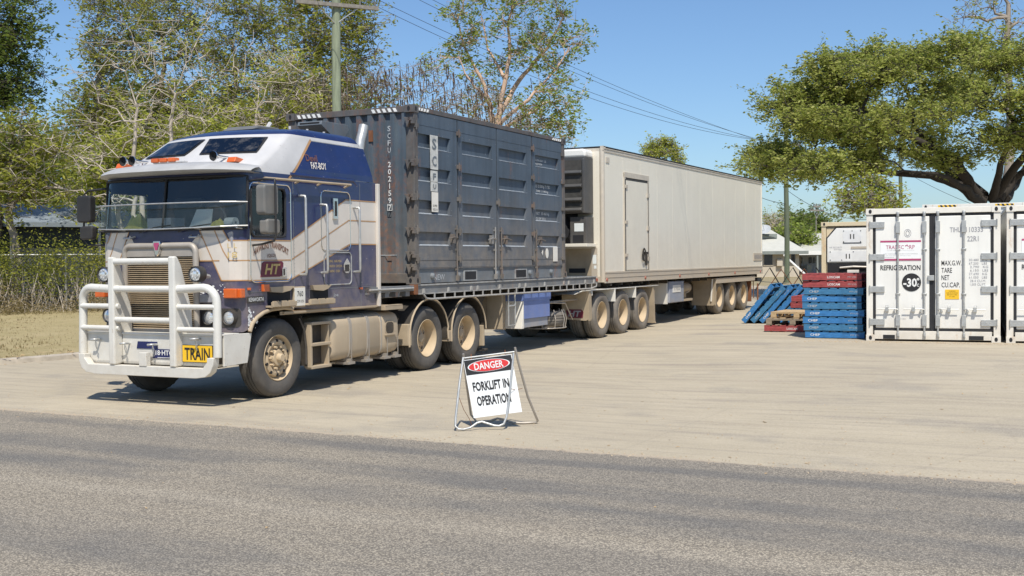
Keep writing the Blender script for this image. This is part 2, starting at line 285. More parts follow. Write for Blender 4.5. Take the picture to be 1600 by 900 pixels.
# ---------------------------------------------------------------- mesh helpers
class MB:
    def __init__(s): s.v = []; s.f = []; s.m = []
    def add(s, vs, fs, mi=0):
        b = len(s.v); s.v += [tuple(map(float, q)) for q in vs]; s.f += [tuple(b+i for i in f) for f in fs]; s.m += [mi]*len(fs); return s
    def box(s, x0, x1, y0, y1, z0, z1, mi=0):
        v = [(x, y, z) for z in (z0, z1) for y in (y0, y1) for x in (x0, x1)]
        return s.add(v, [(0,2,3,1),(4,5,7,6),(0,1,5,4),(2,6,7,3),(0,4,6,2),(1,3,7,5)], mi)
    def tube(s, pts, r, n=8, mi=0, cap=True, closed=False):
        pts = [Vector(p) for p in pts]; k = len(pts)
        rs = r if isinstance(r, (list, tuple)) else [r]*k
        vs = []; prev = None
        for i, p in enumerate(pts):
            if closed: d = pts[(i+1) % k]-pts[i-1]
            else: d = pts[min(i+1, k-1)]-pts[max(i-1, 0)]
            if d.length < 1e-9: d = Vector((0,0,1))
            d.normalize()
            if prev is None:
                a = Vector((0,0,1)) if abs(d.z) < .9 else Vector((1,0,0))
                x = d.cross(a).normalized()
            else:
                x = (prev-d*prev.dot(d))
                x = x.normalized() if x.length > 1e-6 else d.orthogonal().normalized()
            prev = x; y = d.cross(x)
            for j in range(n):
                a = 2*PI*j/n; vs.append(p+(x*math.cos(a)+y*math.sin(a))*rs[i])
        fs = []
        for i in range(k if closed else k-1):
            for j in range(n):
                a = i*n+j; b = i*n+(j+1) % n; c = ((i+1) % k)*n+(j+1) % n; d = ((i+1) % k)*n+j
                fs.append((a, b, c, d))
        if cap and not closed: fs += [tuple(reversed(range(n))), tuple(range((k-1)*n, k*n))]
        return s.add(vs, fs, mi)
    def cyl(s, a, b, r, n=16, mi=0, r2=None): return s.tube([a, b], [r, r if r2 is None else r2], n, mi)
    def lathe(s, prof, c, axis='y', n=32, mi=0, mod=None, closed=True):
        vs = []; k = len(prof)
        for j in range(n):
            a = 2*PI*j/n
            for i, (r, h) in enumerate(prof):
                rr = r + (mod(i, j) if mod else 0)
                if axis == 'y': vs.append((c[0]+rr*math.cos(a), c[1]+h, c[2]+rr*math.sin(a)))
                elif axis == 'x': vs.append((c[0]+h, c[1]+rr*math.cos(a), c[2]+rr*math.sin(a)))
                else: vs.append((c[0]+rr*math.cos(a), c[1]+rr*math.sin(a), c[2]+h))
        fs = []
        for j in range(n):
            for i in range(k-1):
                a = j*k+i; b = ((j+1) % n)*k+i; fs.append((a, b, b+1, a+1))
        return s.add(vs, fs, mi)
    def prism(s, poly, fn, t0, t1, mi=0):
        k = len(poly); vs = [fn(p, t0) for p in poly]+[fn(p, t1) for p in poly]
        fs = [tuple(range(k)), tuple(reversed(range(k, 2*k)))]+[(i, k+i, k+(i+1) % k, (i+1) % k) for i in range(k)]
        return s.add(vs, fs, mi)
    def grid(s, rows, mi=0, close=False, skip=None):
        h = len(rows); w = len(rows[0]); vs = [p for r in rows for p in r]; fs = []
        for i in range(h-1):
            for j in range(w if close else w-1):
                if skip and skip(i, j): continue
                fs.append((i*w+j, i*w+(j+1) % w, (i+1)*w+(j+1) % w, (i+1)*w+j))
        return s.add(vs, fs, mi)
    def build(s, name, mats, parent=None, off=None, smooth=None, bevel=0, loc=None, norm=True):
        if off is None: off = OFF.get(parent.name, (0,0,0)) if parent else (0,0,0)
        me = bpy.data.meshes.new(name)
        me.from_pydata([(a-off[0], b-off[1], c-off[2]) for a, b, c in s.v], [], s.f)
        for q in (mats if isinstance(mats, (list, tuple)) else [mats]): me.materials.append(MT[q])
        me.polygons.foreach_set('material_index', s.m)
        if norm:
            bm = bmesh.new(); bm.from_mesh(me); bmesh.ops.recalc_face_normals(bm, faces=bm.faces[:]); bm.to_mesh(me); bm.free()
        if smooth:
            me.shade_smooth(); me.set_sharp_from_angle(angle=R(smooth))
        me.update()
        o = bpy.data.objects.new(name, me); COL.objects.link(o)
        if parent: o.parent = parent; OFF[o.name] = off
        if loc: o.location = loc
        if bevel:
            b = o.modifiers.new('bevel', 'BEVEL'); b.width = bevel; b.segments = 2; b.limit_method = 'ANGLE'; b.angle_limit = R(40); b.harden_normals = False
        return o
OFF = {}
class Frame:
    def __init__(s, x, y, th): s.o = (x, y); s.th = th; s.d = (math.sin(th), math.cos(th)); s.n = (-math.cos(th), math.sin(th)); s.rz = PI/2-th
    def P(s, u, v, w): return (s.o[0]+u*s.d[0]+v*s.n[0], s.o[1]+u*s.d[1]+v*s.n[1], w)
FT = Frame(-1.5209, 17.9166, .4523); FR = Frame(2.0597, 25.4471, .4702); FW = Frame(9.2257, 21.5411, .3778)
FI = Frame(0, 0, PI/2)   # u = world x, v = world y
def sstep(a, b, x): t = max(0, min(1, (x-a)/(b-a))); return t*t*(3-2*t)
def gz(x, y): return .11*sstep(1.2, 5.8, x)*sstep(9, 20, y+.5*x) + .35*sstep(45, 80, y)
def tag(o, label, cat, group=None):
    o['label'] = label; o['category'] = cat
    if group: o['group'] = group
    return o
def thing(name, label, cat, fr, base, group=None):
    o = bpy.data.objects.new(name, None); COL.objects.link(o); o.empty_display_size = .3
    o.location = fr.P(*base); o.rotation_euler = (0, 0, fr.rz); OFF[o.name] = base
    return tag(o, label, cat, group)
def struct(o, kind='structure'): o['kind'] = kind; return o
def part(o, label): o['label'] = label; return o
TXT = {}
def text(s, parent, mat, c, right, up, w, h, name='lettering', bold=0.0, arch=0.0, lift=.0, slant=0.0, spacing=1.0):
    key = (s, bold, spacing)
    if key not in TXT:
        cu = bpy.data.curves.new('t', 'FONT'); cu.body = s; cu.offset = bold; cu.resolution_u = 2; cu.space_character = spacing
        ob = bpy.data.objects.new('t', cu); me = bpy.data.meshes.new_from_object(ob)
        TXT[key] = (np.array([v.co[:2] for v in me.vertices]), [tuple(p.vertices) for p in me.polygons])
        bpy.data.objects.remove(ob); bpy.data.meshes.remove(me); bpy.data.curves.remove(cu)
    co, fs = TXT[key]
    lo = co.min(0); hi = co.max(0); q = (co-(lo+hi)/2)/(hi-lo)
    right = Vector(right).normalized(); up = Vector(up).normalized(); nrm = right.cross(up); c = Vector(c)
    mb = MB(); vs = []
    for a, b in q:
        x = a*w; y = b*h + arch*(1-4*a*a) + 0*a; x += slant*b*h
        vs.append(c+right*x+up*y+nrm*lift)
    mb.add(vs, fs)
    return mb.build(name, mat, parent, norm=False)
def copy_tree(o, parent=None):
    c = o.copy(); COL.objects.link(c)
    if parent: c.parent = parent
    if o.name in OFF: OFF[c.name] = OFF[o.name]
    for ch in list(o.children): copy_tree(ch, c)
    return c
def arc(cx, cy, r, a0, a1, n): return [(cx+r*math.cos(a0+(a1-a0)*i/n), cy+r*math.sin(a0+(a1-a0)*i/n)) for i in range(n+1)]
def rrect(x0, x1, y0, y1, r, n=4):
    return arc(x1-r, y1-r, r, 0, PI/2, n)+arc(x0+r, y1-r, r, PI/2, PI, n)+arc(x0+r, y0+r, r, PI, 1.5*PI, n)+arc(x1-r, y0+r, r, 1.5*PI, 2*PI, n)
XZ = lambda p, t: (p[0], t, p[1])      # polygon in (u, w), extruded along v
YZ = lambda p, t: (t, p[0], p[1])      # polygon in (v, w), extruded along u
XY = lambda p, t: (p[0], p[1], t)
# ---------------------------------------------------------------- wheels
def tyre_mb(R0=.52, W=.28, n=72, y0=0.0, grooves=True, mb=None):
    mb = mb or MB(); h = W
    prof = [(.30,.02),(.33,.0),(.40,-.012),(.455,-.008),(.475,.0),(.492,.012),(R0-.012,.03),(R0,.05)]
    gs = [.085,.14,.195]
    for g in gs: prof += [(R0,g-.007),(R0-.018,g-.005),(R0-.018,g+.005),(R0,g+.007)]
    prof += [(R0,h-.05),(R0-.012,h-.03),(.475,h),(.40,h+.01),(.30,h-.02)]
    prof = [(r,y+y0) for r, y in prof]
    mod = (lambda i, j: -.012 if (i in (6, 7) or i in (20, 21)) and j % 2 else 0)
    return mb.lathe(prof, (0,0,0), 'y', n, 0, mod)
def wheel(name, parent, pos, kind, rub='rubber'):
    """outer face towards -v; hub mesh > tyre(s), rim"""
    hub = MB()
    if kind == 'steer':
        hub.lathe([(0,-.06),(.045,-.06),(.055,-.05),(.06,.0),(.10,.005),(.11,.02),(.115,.06),(.16,.065),(.16,.12)], (0,0,0), 'y', 24)
        for k in range(10):
            a = 2*PI*k/10; x, z = .145*math.cos(a), .145*math.sin(a); hub.cyl((x,.0,z), (x,.07,z), .018, 6)
    else:
        hub.lathe([(0,.105),(.05,.105),(.075,.115),(.085,.14),(.12,.15),(.14,.16),(.15,.2)], (0,0,0), 'y', 24)
        for k in range(10):
            a = 2*PI*k/10; x, z = .155*math.cos(a), .155*math.sin(a); hub.cyl((x,.155,z), (x,.19,z), .016, 6)
    h = hub.build(name, ['rim' if kind == 'steer' else 'dusty'], parent, (0,0,0), smooth=40)
    h.location = [pos[i]-OFF[parent.name][i] for i in range(3)]; OFF[h.name] = (0,0,0)
    t = tyre_mb(); 
    if kind != 'steer': t = tyre_mb(y0=.33, n=48, mb=t)
    t.build('tyre', rub, h, (0,0,0), smooth=35)
    r = MB()
    if kind == 'steer':
        r.lathe([(.300,.03),(.306,.012),(.298,.005),(.288,.02),(.275,.07),(.262,.09),(.25,.06),(.235,.035),(.20,.025),(.165,.04),(.15,.075),(.14,.09)], (0,0,0), 'y', 48)
        for k in range(10):
            a = 2*PI*(k+.5)/10; x, z = .225*math.cos(a), .225*math.sin(a); r.cyl((x,.024,z), (x,.06,z), .021, 10, 1)
    else:
        r.lathe([(.300,.03),(.306,.012),(.298,.005),(.290,.02),(.272,.06),(.262,.15),(.258,.19),(.245,.205),(.20,.20),(.16,.185),(.13,.18)], (0,0,0), 'y', 48)
        for k in range(5):
            a = 2*PI*(k+.3)/5; x, z = .212*math.cos(a), .212*math.sin(a); r.cyl((x,.192,z), (x,.22,z), .027, 10, 1)
    r.build('rim', ['rim', 'dark'], h, (0,0,0), smooth=35)  # dark discs stand for the shade inside the hand holes
    return h
def mirror_wheel(proto, name, parent, pos):
    c = copy_tree(proto, parent); c.location = [pos[i]-OFF[parent.name][i] for i in range(3)]
    return c
# ================================================================ PRIME MOVER
VC = 1.235
trk = thing('prime_mover_truck', 'dusty dark blue and cream cab-over truck with a big alloy bull bar, facing the road', 'truck', FT, (-3.33, VC, 0))
US = -3.33
def wb(u, v=.05):
    pts = [(-4.3,.90),(-4.02,.90),(-3.95,1.0),(-3.85,1.08),(-3.72,1.14),(-3.55,1.18),(-3.30,1.19),(-3.0,1.15),(-2.4,1.12),(-1.0,1.10)]
    return float(np.interp(u, [p[0] for p in pts], [p[1] for p in pts]))
NEAR = [(-1.03,.05),(-1.72,.05),(-2.43,.05),(-2.80,.05),(-3.12,.05),(-3.22,.05),(-3.40,.05),(-3.60,.05),(-3.75,.05),(-3.85,.05),(-3.93,.05),(-4.00,.055),(-4.065,.09),(-4.115,.15),(-4.145,.22)]
FRONT = [(-4.165,.35),(-4.19,.6),(-4.21,.9),(-4.22,1.235)]
half = NEAR+FRONT
PLAN = half+[(u, 2.47-v) for u, v in reversed(half[:-1])]
NP = len(PLAN)
def rake(u, w): 
    f = sstep(-3.93, -4.1, u) if u > -4.1 else 1.0
    f = max(0, min(1, (-3.93-u)/.17)); return u + f*max(0, w-2.2)*.13
rowsW = [None, 1.35, 1.75, 2.10, 2.20, 2.45, 2.735, 2.865, 2.93]
rows = []
for w in rowsW:
    rows.append([(rake(u, w or 1), v, (wb(u) if w is None else w)) for u, v in PLAN])
iw0, iw1 = 11, NP-1-11
def skip(i, j):
    if 4 <= i <= 6 and iw0 <= j < iw1: return True          # windscreen rows 2.20..2.865
    jj = min(j, NP-2-j)
    if 3 <= i <= 5 and 5 <= jj <= 9: return True             # side windows 2.10..2.735
    return False
cab = MB(); cab.grid(rows, 0, close=True, skip=skip)
body = cab.build('cab_body', 'blue', trk, smooth=35)
# roof shell above the cab
ROOF = [(2.93,-4.00,-3.86,.05,-1.10),(3.02,-3.92,-3.74,.055,-1.12),(3.16,-3.70,-3.50,.09,-1.14),(3.24,-3.58,-3.36,.115,-1.15),(3.44,-3.32,-3.05,.17,-1.17),
        (3.49,-3.24,-2.97,.18,-1.18),(3.54,-3.13,-2.84,.205,-1.21),(3.585,-2.98,-2.65,.26,-1.27),(3.615,-2.75,-2.4,.36,-1.36),(3.633,-2.45,-2.15,.60,-1.5),(3.64,-2.2,-2.0,.9,-1.6)]
def roofring(w):
    ws = [q[0] for q in ROOF]; uf, uc, vi, ur = [float(np.interp(w, ws, [q[k] for q in ROOF])) for k in (1,2,3,4)]
    o = []
    for f in (0, .07, .3, .6, .85, 1): o.append((ur+(uc+.10-ur)*f, vi + (.05 if f == 0 else 0), w - (.10 if f == 0 and w > 3.5 else 0)))
    for a in (25, 50, 75): o.append((uc+.10-.14*math.sin(R(a)), vi+.14*(1-math.cos(R(a))), w))
    for f in (.25, .5, .75, 1.0):
        v0 = vi+.12; u0 = uc-.045; o.append((u0+(uf-u0)*(1-(1-f)**2), v0+(VC-v0)*f, w))
    return o+[(u, 2.47-v, z) for u, v, z in reversed(o[:-1])]
rr = [roofring(q[0]) for q in ROOF]
rf = MB(); k = len(rr[0])
rf.grid(rr, 0, close=True)
for i, r_ in enumerate(rf.f):
    row = i//k; rf.m[i] = 1 if row >= 5 else 0
rf.add(rr[-1], [tuple(range(k))], 1)
for i, fc in enumerate(rf.f[:-1]):      # blue flanks behind the diagonal, rear wall
    cu = sum(rf.v[q][0] for q in fc)/4
    if i % k == k-1: rf.m[i] = 1
roof = rf.build('roof', ['silver', 'blue'], trk, smooth=38)
# helpers that lay a flat shape on the cab's surface
def vside(w): 
    if w <= 2.93: return .05
    return float(np.interp(w, [q[0] for q in ROOF], [q[3] for q in ROOF]))
def clip(poly, ax, lo, hi):
    for sgn, lim in ((1, lo), (-1, -hi)):
        out = []
        for i in range(len(poly)):
            a, b = poly[i], poly[(i+1) % len(poly)]; da, db = sgn*a[ax]-lim, sgn*b[ax]-lim
            if da >= 0: out.append(a)
            if (da > 0 and db < 0) or (da < 0 and db > 0):
                t = da/(da-db); out.append(tuple(a[k]+(b[k]-a[k])*t for k in (0, 1)))
        poly = out
        if len(poly) < 3: return []
    return poly
def side_decal(mb, poly, lift=.004, mi=0, far=False):
    cuts = [0]+[q[0] for q in ROOF]
    for a, b in zip(cuts[:-1], cuts[1:]):
        p = clip(poly, 1, a, b)
        if p: mb.add([(u, (2.47-vside(w)+lift) if far else vside(w)-lift, w) for u, w in p], [tuple(range(len(p)))], mi)
FV = [(v, u) for u, v in half if v >= .05][10:]
def ufront(v, w):
    vv = v if v <= VC else 2.47-v
    u = float(np.interp(vv, [q[0] for q in FV], [q[1] for q in FV])); return rake(u, w)
def front_decal(mb, poly, lift=.005, mi=0):
    vs = sorted(set([q[0] for q in FV]+[2.47-q[0] for q in FV])); vs = [.05]+[v for v in vs if v > .0501 and v < 2.4199]+[2.42]
    for a, b in zip(vs[:-1], vs[1:]):
        p = clip(poly, 0, a, b)
        if p: mb.add([(ufront(v, w)-lift, v, w) for v, w in p], [tuple(range(len(p)))], mi)
def band(pts, t):       # polyline -> quads of thickness t
    o = []
    for (a, b), (c, d) in zip(pts[:-1], pts[1:]):
        L = math.hypot(c-a, d-b) or 1; nx, ny = -(d-b)/L*t/2, (c-a)/L*t/2
        ex, ey = (c-a)/L*t*.35, (d-b)/L*t*.35
        o.append([(a-ex+nx, b-ey+ny), (a-ex-nx, b-ey-ny), (c+ex-nx, d+ey-ny), (c+ex+nx, d+ey+ny)])
    return o
for far in (False, True):
    lv = MB(); st = MB()
    side_decal(lv, [(-3.99,1.55),(-3.12,1.55),(-1.72,2.03),(-1.03,2.03),(-1.03,2.64),(-1.82,2.64),(-3.12,2.05),(-3.99,2.05)], .003, 0, far)
    for ln in ([(-3.99,2.055),(-3.12,2.055),(-1.82,2.65),(-1.03,2.65)], [(-3.99,1.80),(-3.12,1.80),(-1.75,2.36),(-1.03,2.36)], [(-3.99,1.545),(-3.12,1.545),(-1.72,2.02),(-1.03,2.02)], [(-3.1,1.125),(-1.03,1.11)]):
        for q in band(ln, .016): side_decal(st, q, .006, 0, far)
    lv.build('livery_band', 'white', body); st.build('pinstripe', 'stripe', body)
lv = MB(); st = MB(); lw_ = MB()
front_decal(lv, [(.05,1.55),(.34,1.55),(.64,2.18),(.30,2.18),(.22,2.05),(.05,2.05)]); front_decal(lv, [(.36,1.80),(.72,1.80),(.78,2.02),(.66,2.14),(.54,2.0)], .004)
front_decal(lw_, [(2.42,1.55),(2.13,1.55),(1.83,2.18),(2.17,2.18),(2.25,2.05),(2.42,2.05)]); front_decal(lw_, [(2.11,1.80),(1.75,1.80),(1.72,2.02),(1.81,2.14),(1.93,2.0)], .004)
for mv in (lambda v: v, lambda v: 2.47-v):
    st = MB()
    for ln in ([(.05,2.05),(.22,2.05),(.30,2.18)], [(.05,1.80),(.22,1.80),(.30,1.92),(.42,2.18)], [(.05,1.55),(.33,1.55),(.64,2.18)], [(.36,1.80),(.76,1.80)]):
        for q in band([(mv(a), b) for a, b in ln], .015): front_decal(st, q, .008)
    st.build('pinstripe', 'stripe', body)
lv.build('livery_band', 'white', body); lw_.build('livery_band', 'white', body)
# blue rear flank of the roof shell with its ochre edge
for far in (False, True):
    fl = MB(); side_decal(fl, [(-3.10,2.935),(-1.10,2.935),(-1.17,3.43),(-2.50,3.43)], .003, 0, far)
    for q in band([(-3.13,2.88),(-2.48,3.445)], .035): side_decal(fl, q, .006, 1, far)
    for q in band([(-2.48,3.445),(-1.17,3.445)], .012): side_decal(fl, q, .006, 2, far)
    fl.build('roof_flank', ['blue', 'stripe', 'silver'], roof)
for x in (-2.6,-2.2,-1.8): sh = MB(); sh.cyl((x,.42,3.60), (x,.42,3.64), .018, 8); sh.build('roof_rivet', 'silver', roof)
# roof windows: patches of the sloping front
def roofpatch(v0, v1, w0, w1, inset, sl=0):
    rows = []
    for i in range(4):
        w = w0+(w1-w0)*i/3; ring = roofring(w); pts = sorted([(v, u) for u, v, z in ring if u < -2.0]); row = []
        for j in range(9):
            v = v0+(v1-v0)*j/8 + sl*i/3; u = float(np.interp(v, [p[0] for p in pts], [p[1] for p in pts])); row.append((u-inset, v, w+inset*.6))
        rows.append(row)
    return rows
for (a, b, sl) in ((.30, 1.09, .09), (1.38, 2.17, -.09)):
    fr_ = MB(); fr_.grid(roofpatch(a-.022, b+.022, 3.197, 3.437, .012, sl)); fr_.build('roof_window_frame', 'gasket', roof)
    g = MB(); g.grid(roofpatch(a, b, 3.212, 3.422, .02, sl)); part(g.build('roof_window', 'darkglass', roof, smooth=60), 'tinted, dust speckled window in the front of the high roof')
# visor
vis = MB(); vr = []
vlist = [-.03,.05,.2,.45,.8,1.235,1.67,2.02,2.27,2.42,2.50]
def bow(v, c, e): t = (v-VC)/1.265; return c+(e-c)*t*t*t*t
for (c_, e_, w_, we) in ((-3.86,-3.70,3.06,2.99),(-4.06,-3.80,3.065,2.985),(-4.26,-3.92,3.03,2.965),(-4.38,-3.99,2.975,2.94),(-4.41,-4.01,2.94,2.925),(-4.38,-3.99,2.915,2.912),(-4.0,-3.8,2.905,2.90)):
    vr.append([(bow(v, c_, e_), v, bow(v, w_, we)) for v in vlist])
vis.grid(vr); vis.add(vr[0], []); part(vis.build('sun_visor', 'visor', trk, smooth=50), 'long silver peak over the windscreen')
# rear edge trim post of the sleeper
mb = MB(); mb.box(-1.045,-.985,.0,.05,1.10,2.92); mb.box(-1.045,-.985,2.42,2.47,1.10,2.92); mb.box(-1.02,-.99,.06,2.41,1.12,2.9); mb.build('rear_edge_extender', 'white', trk, bevel=.008)
mb = MB(); mb.box(-3.35,-1.04,.055,.065,1.08,1.125); mb.box(-3.3,-1.04,.03,.055,1.095,1.12); mb.build('sill_trim', 'dusty', body)
# rounded flank piece at the foot of the roof shell
mb = MB(); mb.tube([(-3.1,.07,2.935),(-1.62,.07,2.935),(-1.5,.08,2.86)], .035, 8); mb.build('roof_gutter', 'blue', roof, smooth=50)
# glazing
ws = MB(); ws.grid([[(u+.012, v, w) for u, v, w in [(rake(PLAN[j][0], w), PLAN[j][1], w) for j in range(iw0, iw1+1)]] for w in (2.19, 2.4, 2.65, 2.875)])
wsc = ws.build('windscreen', 'glass', trk, smooth=60)
gk = MB(); top = [(rake(PLAN[j][0], 2.865)-.004, PLAN[j][1], 2.865) for j in range(iw0, iw1+1)]; bot = [(rake(PLAN[j][0], 2.2)-.004, PLAN[j][1], 2.2) for j in range(iw0, iw1+1)]
gk.tube(top+list(reversed(bot)), .016, 6, closed=True); gk.tube([(-4.135,VC,2.87),(-4.225,VC,2.19)], .014, 6)
gk.build('windscreen_gasket', 'gasket', wsc)
wp = MB()
for v0, v1 in ((.95,.45),(1.6,1.1)): wp.tube([(-4.25,v0,2.17),(-4.235,(v0+v1)/2,2.235),(-4.215,v1,2.26)], .008, 5); wp.tube([(-4.245,v0-.28,2.205),(-4.225,v0-.75,2.23)], .012, 4)
wp.build('wiper', 'black', wsc)
for v_ in (.05, 2.42):
    s_ = 1 if v_ < 1 else -1
    g = MB(); g.add([(-3.93,v_+s_*.012,2.10),(-3.22,v_+s_*.012,2.10),(-3.22,v_+s_*.012,2.735),(-3.93,v_+s_*.012,2.735)], [(0,1,2,3)]); dw = g.build('side_window', 'glass', trk)
    g = MB(); g.tube([(x, v_-s_*.004, z) for x, z in rrect(-3.925,-3.225,2.105,2.73,.07)], .016, 6, closed=True); g.build('window_frame', 'gasket', dw)
# doors
d_out = rrect(-3.955,-3.115,1.525,2.785,.09, 5)
dr = MB(); dr.tube([(x,.044,z) for x, z in d_out], .011, 6, closed=True); door = dr.build('cab_door', 'chrome', trk); 
mb = MB(); mb.box(-3.33,-3.245,.02,.045,1.585,1.70, 0); mb.box(-3.315,-3.285,.015,.021,1.60,1.685, 1); mb.build('door_handle', ['chrome','black'], door, bevel=.006)
mb = MB(); mb.tube([(x,.044,z) for x, z in rrect(-2.43,-1.72,1.93,2.76,.09,5)], .010, 6, closed=True); sd = mb.build('sleeper_hatch', 'chrome', trk)
mb = MB(); mb.box(-2.16,-2.05,.018,.046,2.37,2.66); mb.box(-2.13,-2.08,.012,.019,2.41,2.62, 1); mb.build('hatch_handle', ['chrome','black'], sd, bevel=.008)
mb = MB(); mb.tube([(x,.044,z) for x, z in rrect(-2.37,-1.70,1.45,1.90,.07,5)], .009, 6, closed=True); ld = mb.build('luggage_locker', 'decklite', trk)
mb = MB(); mb.prism([(-1.92,1.66),(-1.88,1.61),(-1.80,1.61),(-1.76,1.66),(-1.76,1.74),(-1.84,1.82),(-1.92,1.74)], XZ, .02, .046); mb.box(-1.89,-1.80,.012,.021,1.63,1.73, 1); mb.build('latch', ['chrome','black'], ld)
mb = MB(); mb.box(-4.0,-1.03,.046,.054,1.395,1.402); mb.box(-1.46,-1.452,.046,.054,1.12,2.9); mb.box(-3.055,-3.048,.046,.054,1.2,2.9)
for i in range(46): mb.box(-3.0+i*.042,-2.994+i*.042,.044,.05,1.425,1.431)
for i in range(26): mb.box(-3.04,-3.034,.044,.05,1.5+i*.05,1.506+i*.05)
mb.build('panel_seam', 'deck', body)
# grab rails
for u0, z0, z1, nm in ((-2.92,1.60,2.66,'grab_rail'),(-2.43,1.62,2.56,'grab_rail'),(-1.63,1.62,2.55,'grab_rail')):
    mb = MB(); mb.tube([(u0,.05,z0),(u0,-.055,z0+.01),(u0,-.06,z0+.04),(u0,-.06,z1-.04),(u0,-.055,z1-.01),(u0,.05,z1)], .018, 8); mb.build(nm, 'galv', trk, smooth=60)
mb = MB(); mb.tube([(-3.74,-.03,2.845),(-1.80,-.03,2.86)], .017, 8)
for x in (-3.72,-3.0,-2.5,-1.85): mb.tube([(x,.05,2.82),(x,-.03,2.85)], .014, 6)
mb.build('awning_rail', 'dusty', trk, smooth=60)
# lights on the side, badges, steps
mb = MB(); mb.box(-4.215,-4.12,.07,.27,1.33,1.45); mb.box(-4.17,-4.085,.025,.10,1.332,1.448); mb.build('indicator', 'amber', trk, bevel=.012)
mb = MB(); mb.box(-4.22,-4.12,2.26,2.43,1.33,1.45); mb.build('indicator', 'amber', trk, bevel=.012)
mb = MB(); mb.box(-4.02,-3.965,.03,.05,1.425,1.455); mb.build('side_marker', 'amber', trk, bevel=.004)
mb = MB(); mb.box(-3.74,-3.62,.01,.05,1.40,1.49); mb.build('side_marker', 'amber', trk, bevel=.004)
mb = MB(); mb.box(-1.50,-1.43,.03,.05,1.365,1.395); mb.build('side_marker', 'amber', trk, bevel=.004)
mb = MB(); mb.box(-4.035,-3.70,.035,.05,1.265,1.345); bdg = mb.build('name_badge', 'black', trk, bevel=.004)
text('KENWORTH', bdg, 'inkwhite', (-3.868,.031,1.305), (1,0,0), (0,0,1), .29, .05, bold=.01)
for u0, u1 in ((-3.62,-3.14),(-2.70,-2.28)):
    mb = MB(); mb.prism([(u0,1.455),(u1+.03,1.455),(u1-.06,1.40),(u0+.25,1.375),(u0+.03,1.39)], XZ, .0, .05, 0); mb.box(u0,u1,.047,.052,1.20,1.39,1); mb.build('step_well', ['dusty','dark'], body)  # flat dark panel stands for the shade inside the recess
for u0, u1 in ((-3.66,-3.16),(-2.86,-2.28)):
    mb = MB(); mb.box(u0,u1,-.06,.05,1.19,1.215)
    for i in range(3):
        a = u0+(u1-u0)*i/3; b = a+(u1-u0)/3*.93; mb.box(a,b,-.085,-.04,1.20,1.262)
        for k in range(5): mb.box(a+.008+(b-a-.03)*k/5,a+.022+(b-a-.03)*k/5,-.08,-.05,1.262,1.274)
    mb.build('step', 'dusty', trk, bevel=.003)
mb = MB(); mb.box(-3.10,-2.84,.02,.05,1.17,1.445); pl = mb.build('weight_plate', 'dusty', trk, bevel=.01)
mb = MB(); mb.box(-3.085,-2.855,.014,.021,1.19,1.43); mb.build('plate_face', 'wframe', pl); text('760', pl, 'ink', (-2.97,.011,1.35), (1,0,0), (0,0,1), .13, .07); text('CM ICR', pl, 'ink', (-2.97,.011,1.25), (1,0,0), (0,0,1), .15, .035)
# lettering on the flank
ctr = -3.53
t_ = text('HAWKINS TRANSPORT', body, 'brownink', (ctr,.042,1.895), (1,0,0), (0,0,1), .72, .085, bold=.02, arch=.10)
text('(QLD)', body, 'brownink', (ctr,.042,1.855), (1,0,0), (0,0,1), .17, .055, bold=.01)
mb = MB(); mb.prism([(-3.76,1.585),(-3.37,1.585),(-3.33,1.60),(-3.29,1.76),(-3.32,1.785),(-3.68,1.785),(-3.73,1.76)], XZ, .036, .048); lg = mb.build('logo_panel', 'maroon', body)
text('HT', lg, 'gold', (-3.525,.033,1.685), (1,0,0), (0,0,1), .29, .135, bold=.03, slant=.28)
text('18', body, 'gold', (-4.148+.0,.165,1.87), (.42,-.9,0), (0,0,1), .12, .075, lift=.012); text('L L', body, 'gold', (-4.148,.165,1.985), (.42,-.9,0), (0,0,1), .12, .06, lift=.012)
def tilt(w): return vside(w)-.008
text('Devil', roof, 'brownink', (-2.57,tilt(3.19)-.004,3.19), (1,.0,.02), (0,.25,1), .26, .10, bold=.01); text('FAT-BOY', roof, 'white', (-2.44,tilt(3.09)-.004,3.09), (1,0,.02), (0,.25,1), .36, .10, bold=.03)
for i, s_ in enumerate(('CAIRNS · KARUMBA', 'NORMANTON · CROYDON', 'CAIRNS · COEN')): text(s_, body, 'gold', (-2.12,.044,1.78-i*.07), (1,0,0), (0,0,1), (.34,.36,.26)[i], .035)
text('Joe', body, 'inkfade', (-2.1,.042,1.30), (1,0,0), (0,0,1), .12, .06)
# white chips of missing paint by the wheel arch
mb = MB(); rnd = random.Random(3)
for i in range(34):
    x = -4.03+rnd.gauss(0,.05)+.1*rnd.random(); z = 1.08+rnd.gauss(0,.07); r_ = rnd.choice((.006,.01,.016,.024))
    x = max(-4.0, x); p_ = [(x+r_*rnd.uniform(.6,1.2)*math.cos(a*PI/4), z+r_*rnd.uniform(.6,1.3)*math.sin(a*PI/4)) for a in range(8)]
    side_decal(mb, p_, .005)
for i in range(26):
    v = rnd.uniform(.25,.7); z = rnd.uniform(1.3,1.5); r_ = rnd.choice((.005,.008,.012)); front_decal(mb, [(v+r_*math.cos(a*PI/3)*1.6, z+r_*math.sin(a*PI/3)) for a in range(6)], .006)
mb.build('paint_chips', 'signwhite', body)
# wheel arch lip
lip = [(-4.005,.905),(-3.955,1.0),(-3.86,1.075),(-3.73,1.13),(-3.56,1.165),(-3.30,1.175),(-3.12,1.155)]
for v_ in (.03, 2.44): mb = MB(); mb.tube([(u,v_,w) for u, w in lip], .026, 8); mb.build('wheel_arch_lip', 'dusty', trk, smooth=60)
